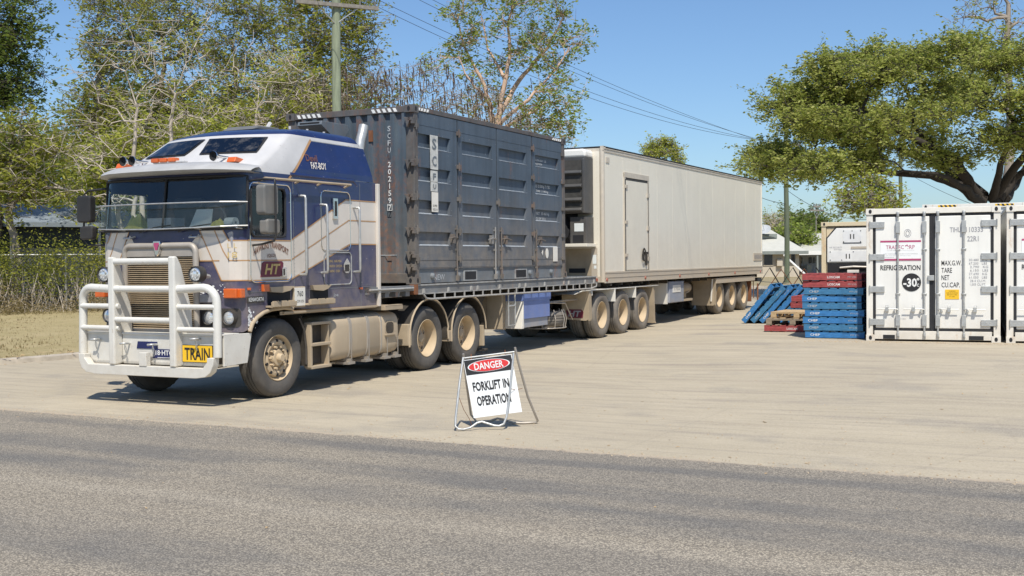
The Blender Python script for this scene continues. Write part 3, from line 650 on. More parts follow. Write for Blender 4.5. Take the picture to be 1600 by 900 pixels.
# interior
mb = MB(); mb.box(-4.05,-1.06,.09,2.38,1.2,1.85); mb.box(-2.98,-2.93,.09,2.38,1.85,2.93); mb.box(-3.85,-1.2,.35,2.12,2.93,2.96); mb.build('cab_interior', 'dark', trk)
mb = MB(); mb.prism([(-4.13,1.85),(-4.15,2.16),(-4.05,2.19),(-3.80,2.21),(-3.68,2.17),(-3.66,1.85)], XZ, .17, 2.30); mb.build('dashboard', 'inkgrey', trk, bevel=.02)
for v_ in (.35, 1.55):
    mb = MB(); mb.box(-3.5,-3.05,v_,v_+.5,1.85,2.0); mb.box(-3.12,-3.0,v_,v_+.5,2.0,2.68); mb.build('seat', 'curtain', trk, bevel=.04)
mb = MB(); mb.tube([(-3.66+.09*math.sin(a)*.9, .92+.23*math.cos(a), 2.31+.21*math.sin(a)) for a in [2*PI*i/28 for i in range(28)]], .014, 6, closed=True); mb.tube([(-3.68,.92,2.31),(-3.85,.92,2.15)], .02, 6); mb.tube([(-3.66,.7,2.31),(-3.66,1.14,2.31)], .012, 6); mb.build('steering_wheel', 'grey', trk)
# grille
mb = MB(); go = rrect(.645+.0,1.825,.90,1.985,.08,4)
go_arch = [(v, w+.045*(1-((v-VC)/.6)**2) if w > 1.9 else w) for v, w in go]
mb.tube([(-4.275,v,w) for v, w in go_arch], .04, 8, closed=True)
mb.prism([(.68,1.86),(1.79,1.86),(1.79,1.97),(1.5,2.01),(VC,2.025),(.95,2.01),(.68,1.97)], YZ, -4.285, -4.20, 0); gs_ = mb.build('grille_surround', 'surround', trk, smooth=50)
mb = MB(); mb.box(-4.222,-4.212,.67,1.80,.90,1.87,1)
for i in range(36): mb.prism([(-4.275,.915+i*.0265),(-4.235,.927+i*.0265),(-4.235,.921+i*.0265),(-4.272,.909+i*.0265)], XZ, .675, 1.795, 0)
mb.build('grille', ['grille','dark'], trk)
mb = MB(); mb.prism([(VC-.055,2.06),(VC+.055,2.06),(VC+.065,2.02),(VC+.045,1.96),(VC+.03,1.89),(VC,1.86),(VC-.03,1.89),(VC-.045,1.96),(VC-.065,2.02)], YZ, -4.335, -4.29); bd = mb.build('grille_emblem', 'chrome', gs_, bevel=.008)
mb = MB(); mb.prism([(VC-.035,2.035),(VC+.035,2.035),(VC+.04,2.01),(VC+.015,1.94),(VC-.015,1.94),(VC-.04,2.01)], YZ, -4.342, -4.334); mb.build('emblem_face', 'pink', bd)
# headlights and spotlights
def lamp(v, w, u, r, name, label=None):
    mb = MB(); mb.lathe([(r*1.12,.10),(r*1.15,.0),(r*1.08,-.02),(r*.99,-.005)], (u,v,w), 'x', 28, 0); mb.lathe([(r*.5,.13),(r*1.12,.10)], (u,v,w), 'x', 28, 0)
    o = mb.build(name, 'black', trk, smooth=40)
    g = MB(); g.lathe([(0,-.022),(r*.4,-.02),(r*.8,-.010),(r,.0)], (u,v,w), 'x', 28, 0); g.build('lens', 'lamp', o, smooth=60)
    return o
for v_ in (.515, .225, 1.955, 2.245): 
    u_ = ufront(v_, 1.1)-.02; lamp(v_, 1.085, u_, .085, 'headlight')
for a in (.10, 1.83): mb = MB(); front_decal(mb, rrect(a,a+.54,.96,1.2,.05), .006); mb.build('headlight_surround', 'black', body)
for v_ in (.46, 1.975):
    o = lamp(v_, 1.635, -4.50, .088, 'spotlight'); 
    mb = MB(); mb.tube([(-4.42,v_,1.56),(-4.42,v_,1.45)], .015, 6); mb.tube([(-4.45,v_,1.64),(-4.25,v_,1.6)], .03, 8)
    for q in range(7):
        for (dv, dw) in [(.052*math.cos(q*PI/3.5), .052*math.sin(q*PI/3.5))]: mb.lathe([(0,-.004),(.014,-.004),(.017,0)], (-4.52,v_+dv,1.635+dw), 'x', 10)
    mb.build('spotlight_bracket', 'galv', o)
for a, b in ((.375,.70),(1.77,2.09)):
    mb = MB(); mb.box(-4.26,-4.18,a,b,1.275,1.375); mb.build('work_lamp', 'inkgrey', trk, bevel=.01)
for v_ in (.62, 1.72): mb = MB(); mb.tube([(-4.2,v_,2.12),(-4.27,v_+.02,2.10),(-4.28,v_+.12,2.10),(-4.2,v_+.16,2.12)], .013, 6); mb.build('hand_grip', 'galv', trk)
# bug deflector
dp = [(-4.06,-.01),(-4.17,.08),(-4.27,.25),(-4.34,.6),(-4.37,VC),(-4.34,1.87),(-4.27,2.22),(-4.17,2.39),(-4.06,2.48)]
mb = MB(); mb.grid([[(u,v,w-.03*math.sin(PI*(v+.01)/2.49)*(w < 2.3)) for u, v in dp] for w in (2.235, 2.38, 2.53)]); df = mb.build('bug_deflector', 'deflector', trk, smooth=60)
mb = MB(); mb.tube([(u,v,2.53) for u, v in dp], .010, 6); mb.tube([(u,v,2.235-.03*math.sin(PI*(v+.01)/2.49)) for u, v in dp], .010, 6)
for u, v in (dp[1], dp[3], dp[5], dp[7]): mb.tube([(u,v,2.21),(u+.12,v,2.2)], .01, 5)
mb.build('deflector_rail', 'galv', df)
# roof lamps and horns
for v0, v1 in ((1.28,1.68),):
    mb = MB(); 
    mb.box(-3.90,-3.80,v0-.12,v1,3.085,3.115,1)
    for i in range(3): mb.box(-3.93,-3.83,v0+i*.145,v0+i*.145+.12,3.10,3.155,0)
    mb.build('marker_lamp', ['amber','silver'], trk, bevel=.012)
for v_ in (.42, 2.32):
    mb = MB(); mb.prism([(-3.86,3.06),(-3.62,3.06),(-3.68,3.11),(-3.82,3.13)], XZ, v_-.07, v_+.07); mb.build('marker_lamp', 'amber', trk, bevel=.012)
for v_, u_ in ((.62,-3.95), (2.0,-3.95), (2.16,-3.95)):
    mb = MB(); mb.lathe([(.062,0),(.066,.01),(.04,.05),(.02,.12),(.014,.3)], (u_,v_,3.14), 'x', 20, 0); mb.lathe([(0,.05),(.045,.04),(.058,.004)], (u_,v_,3.14), 'x', 20, 1)
    mb.tube([(u_+.2,v_,3.14),(u_+.2,v_,3.05)], .01, 5); mb.build('air_horn', ['chrome','dark'], trk, smooth=50)
mb = MB(); mb.prism([(-2.75,3.62),(-2.6,3.685),(-2.15,3.695),(-2.05,3.63)], XZ, .95, 1.5); mb.build('roof_hatch', 'grey', trk, bevel=.02)
mb = MB(); mb.tube([(-2.25,1.1,3.66),(-2.15,1.1,3.77)], .03, 6); mb.build('aerial', 'silver', trk)
# air intake and exhaust behind the cab
mb = MB(); mb.prism([(-.95,3.93),(-.25,3.93),(-.22,3.86),(-.38,3.68),(-.62,3.68),(-.97,3.87)], XZ, 1.05, 1.5, 0); mb.cyl((-.48,1.27,3.70),(-.48,1.27,1.5), .11, 16); mb.box(-.965,-.955,1.09,1.46,3.88,3.915,1)
mb.build('air_intake', ['deck','dark'], trk, smooth=30, bevel=.01)
mb = MB(); mb.tube([(-.7,.55,1.2),(-.7,.55,3.45),(-.66,.55,3.62),(-.60,.55,3.74),(-.56,.55,3.86)], .075, 14, 0, cap=False); mb.tube([(-.7,.55,1.3),(-.7,.55,2.9)], .12, 14, 0)
mb.lathe([(0,.0),(.07,.0)], (-.56,.55,3.84), 'z', 14, 1); mb.build('exhaust_stack', ['galv','dark'], trk, smooth=50)
# mirrors
mb = MB(); mb.prism(rrect(-4.17,-3.89,2.36,2.735,.05), XZ, -.36, -.22); mr1 = mb.build('mirror', 'grey', trk, bevel=.02)
mb = MB(); mb.prism(rrect(-4.12,-3.86,2.125,2.31,.04), XZ, -.36, -.23); mb.build('lower_mirror', 'grey', mr1, bevel=.02)
mb = MB(); mb.tube([(-3.95,.05,2.80),(-4.0,-.2,2.81),(-3.99,-.38,2.80),(-3.99,-.385,2.74),(-3.99,-.385,2.1),(-3.99,-.36,2.04),(-3.97,-.15,2.0),(-3.9,.05,1.99)], .014, 8); mb.build('mirror_arm', 'black', mr1, smooth=60)
mb = MB(); mb.prism(rrect(2.55,2.80,2.33,2.69,.04), YZ, -4.16, -4.05); mr2 = mb.build('mirror', 'black', trk, bevel=.02)
mb = MB(); mb.prism(rrect(2.53,2.76,2.10,2.28,.04), YZ, -4.15, -4.06); mb.build('lower_mirror', 'black', mr2, bevel=.02)
mb = MB(); mb.tube([(-4.0,2.42,2.78),(-4.08,2.66,2.76),(-4.1,2.72,2.70),(-4.1,2.73,2.1),(-4.08,2.66,2.03),(-4.0,2.42,2.02)], .014, 8); mb.build('mirror_arm', 'black', mr2, smooth=60)
# bull bar
UB = -4.62
bb = MB()
def wing(m):
    P = [(UB+.03, m(v), w) for v, w in [(.72,1.45),(.25,1.47)]]
    for a in range(1, 6): t = a*PI/10; P.append((UB+.03+.03*a/5, m(.25-.17*math.sin(t)), 1.47-.17*(1-math.cos(t))))
    P += [(UB+.06, m(.075), 1.1), (UB+.05, m(.07), .62)]
    return P
for m_ in (lambda v: v, lambda v: 2.36-v): bb.tube(wing(m_), .052, 12)
for m_ in (lambda v: v, lambda v: 2.36-v):
    for w in (1.235,.955): bb.tube([(UB+.035,m_(.08),w),(UB+.02,m_(.74),w)], .034, 10)
for w in (1.80,1.455,1.065): bb.tube([(UB,.72,w),(UB,1.66,w)], .044 if w > 1.1 else .038, 10)
bb.prism([(.07,.62),(.075,.54),(.12,.44),(.20,.385),(.35,.365),(2.01,.365),(2.16,.385),(2.24,.44),(2.285,.54),(2.29,.62),(2.19,.62),(2.19,.57),(2.12,.49),(.24,.49),(.17,.57),(.17,.62)], YZ, UB-.03, UB+.08)
bf = bb.build('bull_bar', 'alu', trk, smooth=45, bevel=.006)
for v_ in (.70, 1.70):
    mb = MB(); s_ = .0
    o_ = .05 if v_ > 1 else -.05
    mb.prism([(UB-.045,1.86),(UB+.02,1.86),(UB+.09,1.75),(UB+.27,1.2),(UB+.30,.52),(UB-.045,.49)], XZ, v_-.05, v_+.05)
    mb.build('upright_post', 'alu', bf, bevel=.02)
mb = MB(); mb.box(UB-.04,UB+.04,1.13,1.25,.49,.66); mb.build('centre_bracket', 'alu', bf, bevel=.006)
for a, b in ((.14,.67),(.76,1.64),(1.76,2.26)):
    mb = MB(); mb.box(UB+.09,UB+.12,a,b,.53,.875); mb.box(UB+.07,UB+.12,a,b,.875,.90); mb.prism([(UB+.09,.53),(UB+.10,.50),(UB+.3,.50),(UB+.3,.53)], XZ, a, b)
    if a == .14: pr = mb.build('bumper_panel', 'alu', bf, bevel=.004)
    elif a == .76: pm = mb.build('bumper_panel', 'alu', bf, bevel=.004)
    else: mb.build('bumper_panel', 'alu', bf, bevel=.004)
mb = MB(); mb.prism([(UB+.13,.90),(-3.96,.885),(-4.05,.515),(UB+.13,.505)], XZ, .035, .065); mb.prism([(UB+.13,.90),(-3.96,.885),(-4.05,.515),(UB+.13,.505)], XZ, 2.30, 2.33); mb.box(UB+.11,-4.2,.035,2.33,.88,.90); mb.build('bumper_end', 'alu', bf, bevel=.006)
mb = MB(); mb.box(UB+.075,UB+.088,.165,.645,.55,.765,0); sg = part(mb.build('road_train_sign', 'ink', pr), 'yellow sign with black letters on the bumper')
mb = MB(); mb.box(UB+.070,UB+.0755,.172,.638,.557,.758); mb.build('sign_face', 'yellow', sg); text('TRAIN', sg, 'ink', (UB+.067,.405,.657), (0,-1,0), (0,0,1), .40, .150, bold=.02)
mb = MB(); mb.box(UB+.078,UB+.088,.772,1.13,.585,.70,0); np_ = mb.build('number_plate', 'navy', pm); text('18·HTQ', np_, 'inkwhite', (UB+.074,.935,.65), (0,-1,0), (0,0,1), .29, .075, bold=.02)
mb = MB(); mb.box(UB+.074,UB+.0775,.84,1.05,.592,.598); text('QLD', np_, 'inkwhite', (UB+.074,1.108,.645), (0,0,1), (0,1,0), .08, .022); mb.build('plate_line', 'inkwhite', np_)
mb = MB(); mb.prism([(1.05,.70),(1.40,.70),(1.38,.79),(1.06,.79)], YZ, UB+.082, UB+.089); mb.build('panel_slot', 'navy', pm)
for v_, w_ in ((2.02,.80),(1.52,.76),(1.06,.755),(.37,.84)):
    mb = MB(); mb.tube([(UB+.1,v_,w_),(UB+.02,v_,w_+.005),(UB-.01,v_+.02,w_+.005),(UB-.01,v_+.07,w_+.002)], .014, 8); mb.tube([(UB+.0,v_,w_),(UB+.01,v_+.012,w_-.06),(UB+.03,v_,w_-.14),(UB+.01,v_-.015,w_-.06)], .006, 5, closed=True); mb.build('tow_pin', 'galv', bf, smooth=60)
# chassis, tank, steps, mudguards
mb = MB(); mb.box(-4.1,2.9,.80,.90,.72,1.0); mb.box(-4.1,2.9,1.57,1.67,.72,1.0); mb.box(-4.0,-1.2,.55,1.9,.55,1.05); mb.box(-4.3,-4.0,.4,2.05,.45,.9); mb.box(-.9,-.2,.8,1.67,.9,1.25); mb.box(-3.5,-3.2,.4,2.07,.42,.58); mb.box(.3,2.4,.7,1.77,.9,1.1); 
mb.cyl((.54,.5,.53),(.54,1.97,.53), .12, 12); mb.cyl((1.9,.5,.53),(1.9,1.97,.53), .12, 12); mb.lathe([(0,0),(.45,0),(.5,.04),(.5,.08),(0,.08)], (1.2,VC,1.12), 'z', 24); mb.build('chassis_frame', 'chassis', trk, bevel=.01)
def tankring(u, s=1): return [(u, .40-.36*math.copysign(abs(math.cos(a))**.42, math.cos(a))*s, .685+.325*math.copysign(abs(math.sin(a))**.42, math.sin(a))*s) for a in [2*PI*i/28 for i in range(28)]]
mb = MB(); rs = [tankring(u, s) for u, s in ((-2.20,.0),(-2.20,.9),(-2.17,.97),(-2.10,1),(-.97,1),(-.96,.98),(-.95,1),(-.50,1),(-.44,.96),(-.43,0))]; mb.grid(rs, 0, close=True); tk = mb.build('fuel_tank', 'tank', trk, smooth=50)
mb = MB()
for u in (-1.78,-1.74,-1.32,-1.28,-.94): mb.tube([(u, p[1], p[2]) for p in tankring(u, 1.012)], .013, 5, closed=True)
for u in (-1.76,-1.30,-.80,-.50): mb.box(u-.09,u+.09,.02,.25,.30,.335); mb.box(u-.03,u+.03,.03,.12,.33,.38); mb.box(u-.008,u+.008,.018,.026,.38,.62)
mb.box(-2.15,-.45,.3,.4,.30,.33); mb.build('tank_strap', 'steel', tk)
mb = MB(); mb.prism(rrect(-.83,-.58,.66,.87,.07), XZ, .034, .05, 0); mb.prism(rrect(-.81,-.60,.68,.85,.06), XZ, .030, .035, 1); mb.box(-.85,-.56,.0,.06,.655,.675, 0); mb.build('tank_step', ['dusty','chassis'], tk)
mb = MB(); mb.box(-.93,-.42,-.03,.5,1.035,1.10); 
for i in range(9): mb.box(-.92+i*.055,-.88+i*.055,-.035,.05,1.10,1.112)
mb.build('catwalk', 'dusty', trk, bevel=.005)
mb = MB()
for w in (.33,.64,.93): mb.box(-2.70,-2.24,.03,.14,w-.02,w+.02)
mb.box(-2.71,-2.67,.04,.16,.33,.94); mb.box(-2.66,-2.26,.17,.2,.36,.92, 1); mb.box(-2.29,-2.26,.05,.3,.34,.9,0); mb.build('cab_step', ['dusty','chassis'], trk, bevel=.006)
mb = MB(); mb.tube([(-2.86,.12,1.02),(-2.78,.1,.86),(-2.74,.1,.6),(-2.74,.1,.38)], .02, 6); mb.grid([[(-2.86,v,1.05),(-2.79,v,.9),(-2.75,v,.7),(-2.74,v,.36)] for v in (.08,.5)]); mb.build('mudflap', 'black', trk)
for cu in (.54, 1.90):
    for v0, v1 in ((.06,.72),(1.75,2.41)):
        mb = MB(); prof = [(cu-.63,.42),(cu-.63,.56)]+[(cu+.63*math.cos(a), .56+.60*math.sin(a)) for a in [PI-PI*i/16 for i in range(1, 16)]]+[(cu+.63,.56)]
        if cu < 1: prof = prof[:-1]+[(cu+.60,.62),(cu+.615,.47)]
        mb.grid([[(u,v,w) for u, w in prof] for v in (v0,v1)]); mb.grid([[(u*.96+cu*.04,v0,.56+(w-.56)*.95) for u, w in prof],[(u,v0,w) for u, w in prof]])
        mg = mb.build('mudguard', 'black', trk, smooth=40)
        e = MB(); e.tube([(u,v0 if v0 < 1 else v1,w) for u, w in prof], .017, 6); e.build('mudguard_trim', 'dusty', mg, smooth=60)
for a in ((-.12,-.02,.06,.5,.44,.78),(1.17,1.27,.06,.5,.42,.60)): mb = MB(); mb.box(*a); mb.build('mudguard_bracket', 'tan', trk, bevel=.01)
mb = MB(); mb.box(2.5,2.56,.10,.7,.25,.62); mb.build('mudflap', 'tan', trk, bevel=.01)
w1 = wheel('steer_wheel', trk, (US,.10,.52), 'steer')
w2 = copy_tree(w1, trk); w2.name = 'steer_wheel'; w2.location = (0, (2.37-VC), .52); w2.rotation_euler = (0,0,PI)
dw = wheel('drive_wheel', trk, (.545,.10,.52), 'drive')
for u, far in ((1.90,0),(.545,1),(1.90,1)):
    c = copy_tree(dw, trk); c.location = (u+3.33, (2.37-VC) if far else .10-VC, .52); c.rotation_euler = (0,0,PI if far else 0)
# things lying on the dashboard
def onto(name, label, cat, mb, mat): 
    o = mb.build(name, mat, None, (0,0,0)); o.location = FT.P(0,0,0); o.rotation_euler = (0,0,FT.rz); return tag(o, label, cat)
mb = MB(); mb.prism([(.62,2.215),(.98,2.215),(.84,2.46),(.58,2.46)], YZ, -4.02, -4.01); onto('paper_sheet', 'pale paper sheet leaning behind the windscreen above the grille', 'paper', mb, 'paper')
mb = MB(); mb.lathe([(.02,-.07),(.065,-.07),(.065,.07),(.02,.07)], (-4.0,.30,2.28), 'y', 20); onto('towel_roll', 'white paper roll on the dashboard behind the near windscreen corner', 'paper roll', mb, 'paper')
mb = MB(); rnd = random.Random(5)
mb.grid([[(-4.06+.2*i/5, .40+.26*j/6, 2.215+.15*math.sin(PI*i/5)*math.sin(PI*j/6)*rnd.uniform(.6,1.2)) for j in range(7)] for i in range(6)]); onto('yellow_rag', 'crumpled yellow rag on the dashboard beside the white roll', 'rag', mb, 'ylw')
mb = MB()
mb.grid([[(-4.06+.25*i/5, 1.72+.4*j/6, 2.215+.24*math.sin(PI*i/5)*math.sin(PI*j/6)*rnd.uniform(.6,1.2)) for j in range(7)] for i in range(6)]); onto('cap', 'pale crumpled cap on the far end of the dashboard', 'cap', mb, 'ylw')
mb = MB(); mb.box(-4.10,-3.85,1.20,1.6,2.215,2.36); onto('document_box', 'greenish document box on the middle of the dashboard', 'box', mb, 'greywall')
# ================================================================ LEAD TRAILER
lt = thing('lead_trailer', 'flat steel deck trailer behind the truck, carrying the slate blue container', 'trailer', FT, (7.0, VC, 0))
mb = MB(); mb.box(.10,7.72,.012,.07,1.375,1.398,1); mb.box(.10,7.72,.03,.045,1.255,1.375,0); mb.box(.10,7.72,.012,.07,1.238,1.256,1)
mb.box(.10,7.72,2.40,2.45,1.24,1.395,0); mb.box(.05,7.70,.05,2.42,1.33,1.372,0); mb.box(7.70,7.73,.03,2.43,1.24,1.39,0)
for u in (.30,1.12,1.92,2.16,3.02,3.85,4.12,5.0,5.95,6.2,7.1,7.6): mb.prism([(u-.035,1.257),(u+.035,1.257),(u+.02,1.33),(u-.02,1.33)], XZ, .008, .032, 1)
mb.build('deck', ['deck','decklite'], lt)
mb = MB(); mb.tube([(.30,.03,1.245),(.36,.01,1.17),(.5,.0,1.155),(7.35,.0,1.135),(7.72,.02,1.17),(7.74,.02,1.25)], .017, 8)
for i in range(21): mb.box(.62+i*.34,.65+i*.34,.005,.02,1.15,1.245)
mb.build('rope_rail', 'decklite', lt, smooth=60)
mb = MB(); mb.box(-1.35,.06,.02,.12,1.30,1.385); mb.box(-1.35,-1.25,.02,2.42,1.28,1.385); mb.box(.0,.10,-.0,.1,1.24,1.40,1); mb.box(-1.3,.1,.3,2.1,1.2,1.28)
for i in range(4): mb.box(-1.1+i*.3,-.98+i*.3,.05,2.4,1.22,1.30)
mb.tube([(-1.3,.0,1.345),(-.05,.0,1.345)], .018, 6, 2); mb.build('goose_neck', ['deck','rusty','decklite'], lt, bevel=.004)
mb = MB()
for v in (.72,1.62): mb.box(-.9,11.9,v,v+.10,1.0,1.24); mb.box(-.9,11.9,v-.03,v+.13,.98,1.0)
for i in range(16): mb.box(.3+i*.7,.38+i*.7,.06,2.4,1.16,1.245)
for u in (8.27,9.62,10.97): mb.cyl((u,.45,.52),(u,2.0,.52), .10, 12); mb.box(u-.25,u+.25,.75,.85,.5,1.0); mb.box(u-.25,u+.25,1.62,1.72,.5,1.0)
mb.box(7.7,11.95,.35,2.1,1.10,1.16); mb.build('trailer_frame', 'chassis', lt)
for v in (.28,2.05):
    mb = MB(); mb.box(2.66,2.84,v,v+.16,.35,1.24); mb.box(2.69,2.81,v+.02,v+.14,.16,.4); mb.box(2.62,2.96,v-.03,v+.2,.14,.17); mb.prism([(2.84,.9),(3.15,1.22),(3.1,1.22),(2.84,1.0)], XZ, v+.05, v+.11); mb.build('landing_leg', 'chassis', lt, bevel=.006)
mb = MB(); mb.prism([(3.28,1.16),(3.28,.54),(3.33,.49),(4.06,.44),(4.06,1.14)], XZ, .42, 1.0, 0); mb.box(3.27,3.285,.1,.42,.5,1.15,0); tb = part(mb.build('tool_box', 'tan', lt, bevel=.01), 'dusty tan toolbox behind the landing leg')
mb = MB(); mb.tube([(3.42,.05,1.20),(3.42,.05,.56),(3.70,.05,.56),(3.70,.05,1.20)], .016, 6); mb.tube([(3.42,.05,.92),(3.70,.05,.92)], .016, 6); mb.build('ladder', 'galv', lt)
mb = MB(); mb.box(4.10,5.34,.07,.75,.64,1.14); mb.box(4.13,5.30,.10,.7,.47,.64, 1); mb.box(4.08,5.37,.055,.76,.98,1.155, 2); mb.prism([(4.02,.46),(4.09,1.0),(4.11,1.0),(4.12,.46)], XZ, .06, .72, 3)
part(mb.build('blue_tool_box', ['bluebox','greybox','bluebox','wframe'], lt, bevel=.008), 'sky blue box under the deck')
mb = MB(); mb.lathe([(0,-.35),(.10,-.34),(.15,-.28),(.16,-.2),(.16,.2),(.15,.28),(.10,.34),(0,.35)], (5.45,.62,.92), 'y', 24); mb.build('air_tank', 'tank', lt, smooth=50)
mb = MB(); 
sp = tyre_mb(mb=None); 
cc = MB()
for x, y, z in sp.v: cc.v.append((x+6.05, z+.62, y+.42))
cc.f = sp.f; cc.m = sp.m; swl = part(cc.build('spare_tyre', 'oldrubber', lt, smooth=35), 'spare tyre lying flat in a cage under the deck')
mb = MB()
for a in range(7): 
    t = PI+a*PI/6; mb.tube([(6.05+.53*math.cos(t),.62+.53*math.sin(t),.36),(6.05+.56*math.cos(t),.62+.56*math.sin(t),.55),(6.05+.5*math.cos(t),.62+.5*math.sin(t),.74)], .01, 5)
mb.tube([(6.05+.55*math.cos(t),.62+.55*math.sin(t),.37) for t in [2*PI*i/24 for i in range(24)]], .012, 5, closed=True); mb.box(5.6,6.6,.3,.34,.38,.41); mb.box(5.6,6.6,.9,.94,.38,.41)
mb.tube([(5.5,.2,.9),(6.3,.15,.86),(6.8,.2,.5)], .015, 5); mb.box(6.0,6.05,.55,.65,.42,1.0); mb.tube([(5.5,.3,.9),(7.3,.3,.9)], .02, 6); mb.build('spare_cage', 'steel', lt)
fl_ = MB(); fl_.prism([(.03,1.08),(.66,1.08),(.66,.47),(.1,.44),(.04,.47)], YZ, 7.30, 7.33); fl_.prism([(7.30,1.08),(7.44,1.0),(7.46,.50),(7.42,.445),(7.30,.44)], XZ, .02, .04); fp = part(fl_.build('mudflap', 'tan', lt, bevel=.004), 'tan flap with a maroon logo in front of the trailer wheels')
mb = MB(); mb.prism([(.17,.50),(.48,.50),(.52,.53),(.56,.655),(.52,.685),(.20,.685),(.15,.63)], YZ, 7.294, 7.301); lg = mb.build('logo_panel', 'maroon', fp); text('HT', lg, 'inkgrey', (7.29,.355,.592), (0,-1,0), (0,0,1), .27, .13, bold=.03, slant=.25)
for v in (0, 1.8):
    mb = MB(); mb.prism([(6.6,1.03),(7.0,1.10),(12.0,1.10),(12.0,1.085),(7.0,1.085)], XZ, v+.04, v+.66); mb.box(7.5,7.53,v+.03,v+.66,.98,1.09); mb.box(8.9,8.93,v+.03,v+.66,.80,1.09); mb.box(10.28,10.31,v+.03,v+.66,.84,1.09); mb.build('mudguard', 'wframe', lt)
mb = MB(); mb.prism([(11.60,1.05),(11.72,.95),(11.76,.22),(11.84,.14),(11.70,.16),(11.64,.6)], XZ, .05, .62); mb.build('mudflap', 'tan', lt)
tw = wheel('trailer_wheel', lt, (8.27,.10,.52), 'drive', 'oldrubber')
for u, far in ((9.62,0),(10.97,0),(8.27,1),(9.62,1),(10.97,1)):
    c = copy_tree(tw, lt); c.location = (u-7.0, (2.37-VC) if far else .10-VC, .52); c.rotation_euler = (0, 1.1*u, PI if far else 0)

# ================================================================ SLATE BLUE CONTAINER
ct = thing('shipping_container', 'slate blue rusty side opening shipping container riding on the flat trailer behind the cab', 'shipping container', FT, (3.03, 1.22, 1.40))
Z0, Z1 = 1.402, 4.222; LC = 6.058; WC = 2.438
mb = MB()
for u0 in (.04, LC-.16):
    for v0 in (.012, WC-.162): mb.box(u0,u0+.12,v0,v0+.15,Z0+.1,Z1-.1)
mb.box(.03,LC-.03,.02,.10,Z1-.085,Z1-.01); mb.box(.03,LC-.03,WC-.10,WC-.02,Z1-.085,Z1-.01)
mb.box(.025,.12,.14,WC-.14,Z1-.11,Z1-.012); mb.box(LC-.12,LC-.02,.14,WC-.14,Z1-.11,Z1-.012); mb.box(.02,.13,.14,WC-.14,Z0+.02,Z0+.17); mb.box(LC-.13,LC-.02,.14,WC-.14,Z0+.02,Z0+.17)
mb.build('frame', 'rustframe', ct, bevel=.006)
for u0 in (0, LC-.178):
    for v0 in (0, WC-.162):
        for z in (Z0, Z1-.118):
            mb = MB(); mb.box(u0,u0+.178,v0,v0+.162,z,z+.118,0)
            for s_ in ((v0-.002, v0+.004) if v0 == 0 else (WC-.004, WC+.002),):
                mb.prism([(u0+.089+.028*math.cos(a*PI/6), z+.059+.04*math.sin(a*PI/6)) for a in range(12)], XZ, s_[0], s_[1], 1)
            if u0 == 0: mb.prism([(v0+.081+.026*math.cos(a*PI/6), z+.059+.038*math.sin(a*PI/6)) for a in range(12)], YZ, -.003, .004, 1)
            mb.build('corner_casting', ['rustframe','ink'], ct)
def corr(n, a0, a1, dep, x_out):
    o = []; p = (a1-a0)/n
    for i in range(n): s_ = a0+i*p; o += [(s_, x_out), (s_+p*.36, x_out), (s_+p*.50, x_out+dep), (s_+p*.86, x_out+dep)]
    return o+[(a1, x_out)]
mb = MB(); cp = corr(10, .155, WC-.155, .05, .035); mb.grid([[(x, v, w) for v, x in cp] for w in (Z0+.165, Z1-.105)]); ew = mb.build('end_wall', 'contend', ct)
mb = MB(); cp = corr(10, .155, WC-.155, -.05, LC-.04); mb.grid([[(x, v, w) for v, x in cp] for w in (Z0+.165, Z1-.105)]); mb.build('end_wall', 'contend', ct)
mb = MB(); cp = corr(22, .155, LC-.155, -.04, WC-.03); mb.grid([[(v, x, w) for v, x in cp] for w in (Z0+.1, Z1-.08)]); mb.build('far_wall', 'contend', ct)
mb = MB(); mb.box(.1,LC-.1,.08,WC-.08,Z1-.06,Z1-.03); mb.box(.1,LC-.1,.10,WC-.08,Z0+.06,Z0+.2); mb.build('roof_panel', 'contblue', ct)
mb = MB(); mb.box(.17,LC-.17,.05,.075,Z0+.01,1.63,0)
for a, b in ((1.69,2.18),(3.70,4.22)): 
    mb.box(a,b,.040,.0505,1.42,1.60,2); mb.box(a+.045,b-.045,.036,.0415,1.445,1.58,1)
for u in (.62,1.52,2.92,4.35,5.35): mb.lathe([(0,.0),(.03,.0),(.05,.02),(.055,.05)], (u,.0,1.52), 'y', 12, 0)
mb.box(.17,LC-.17,.035,.05,1.62,1.635,0); mb.build('bottom_rail', ['deck','ink','decklite'], ct)
text('NEW', ct, 'inkfade', (.86,.048,1.50), (1,0,0), (0,0,1), .36, .09)
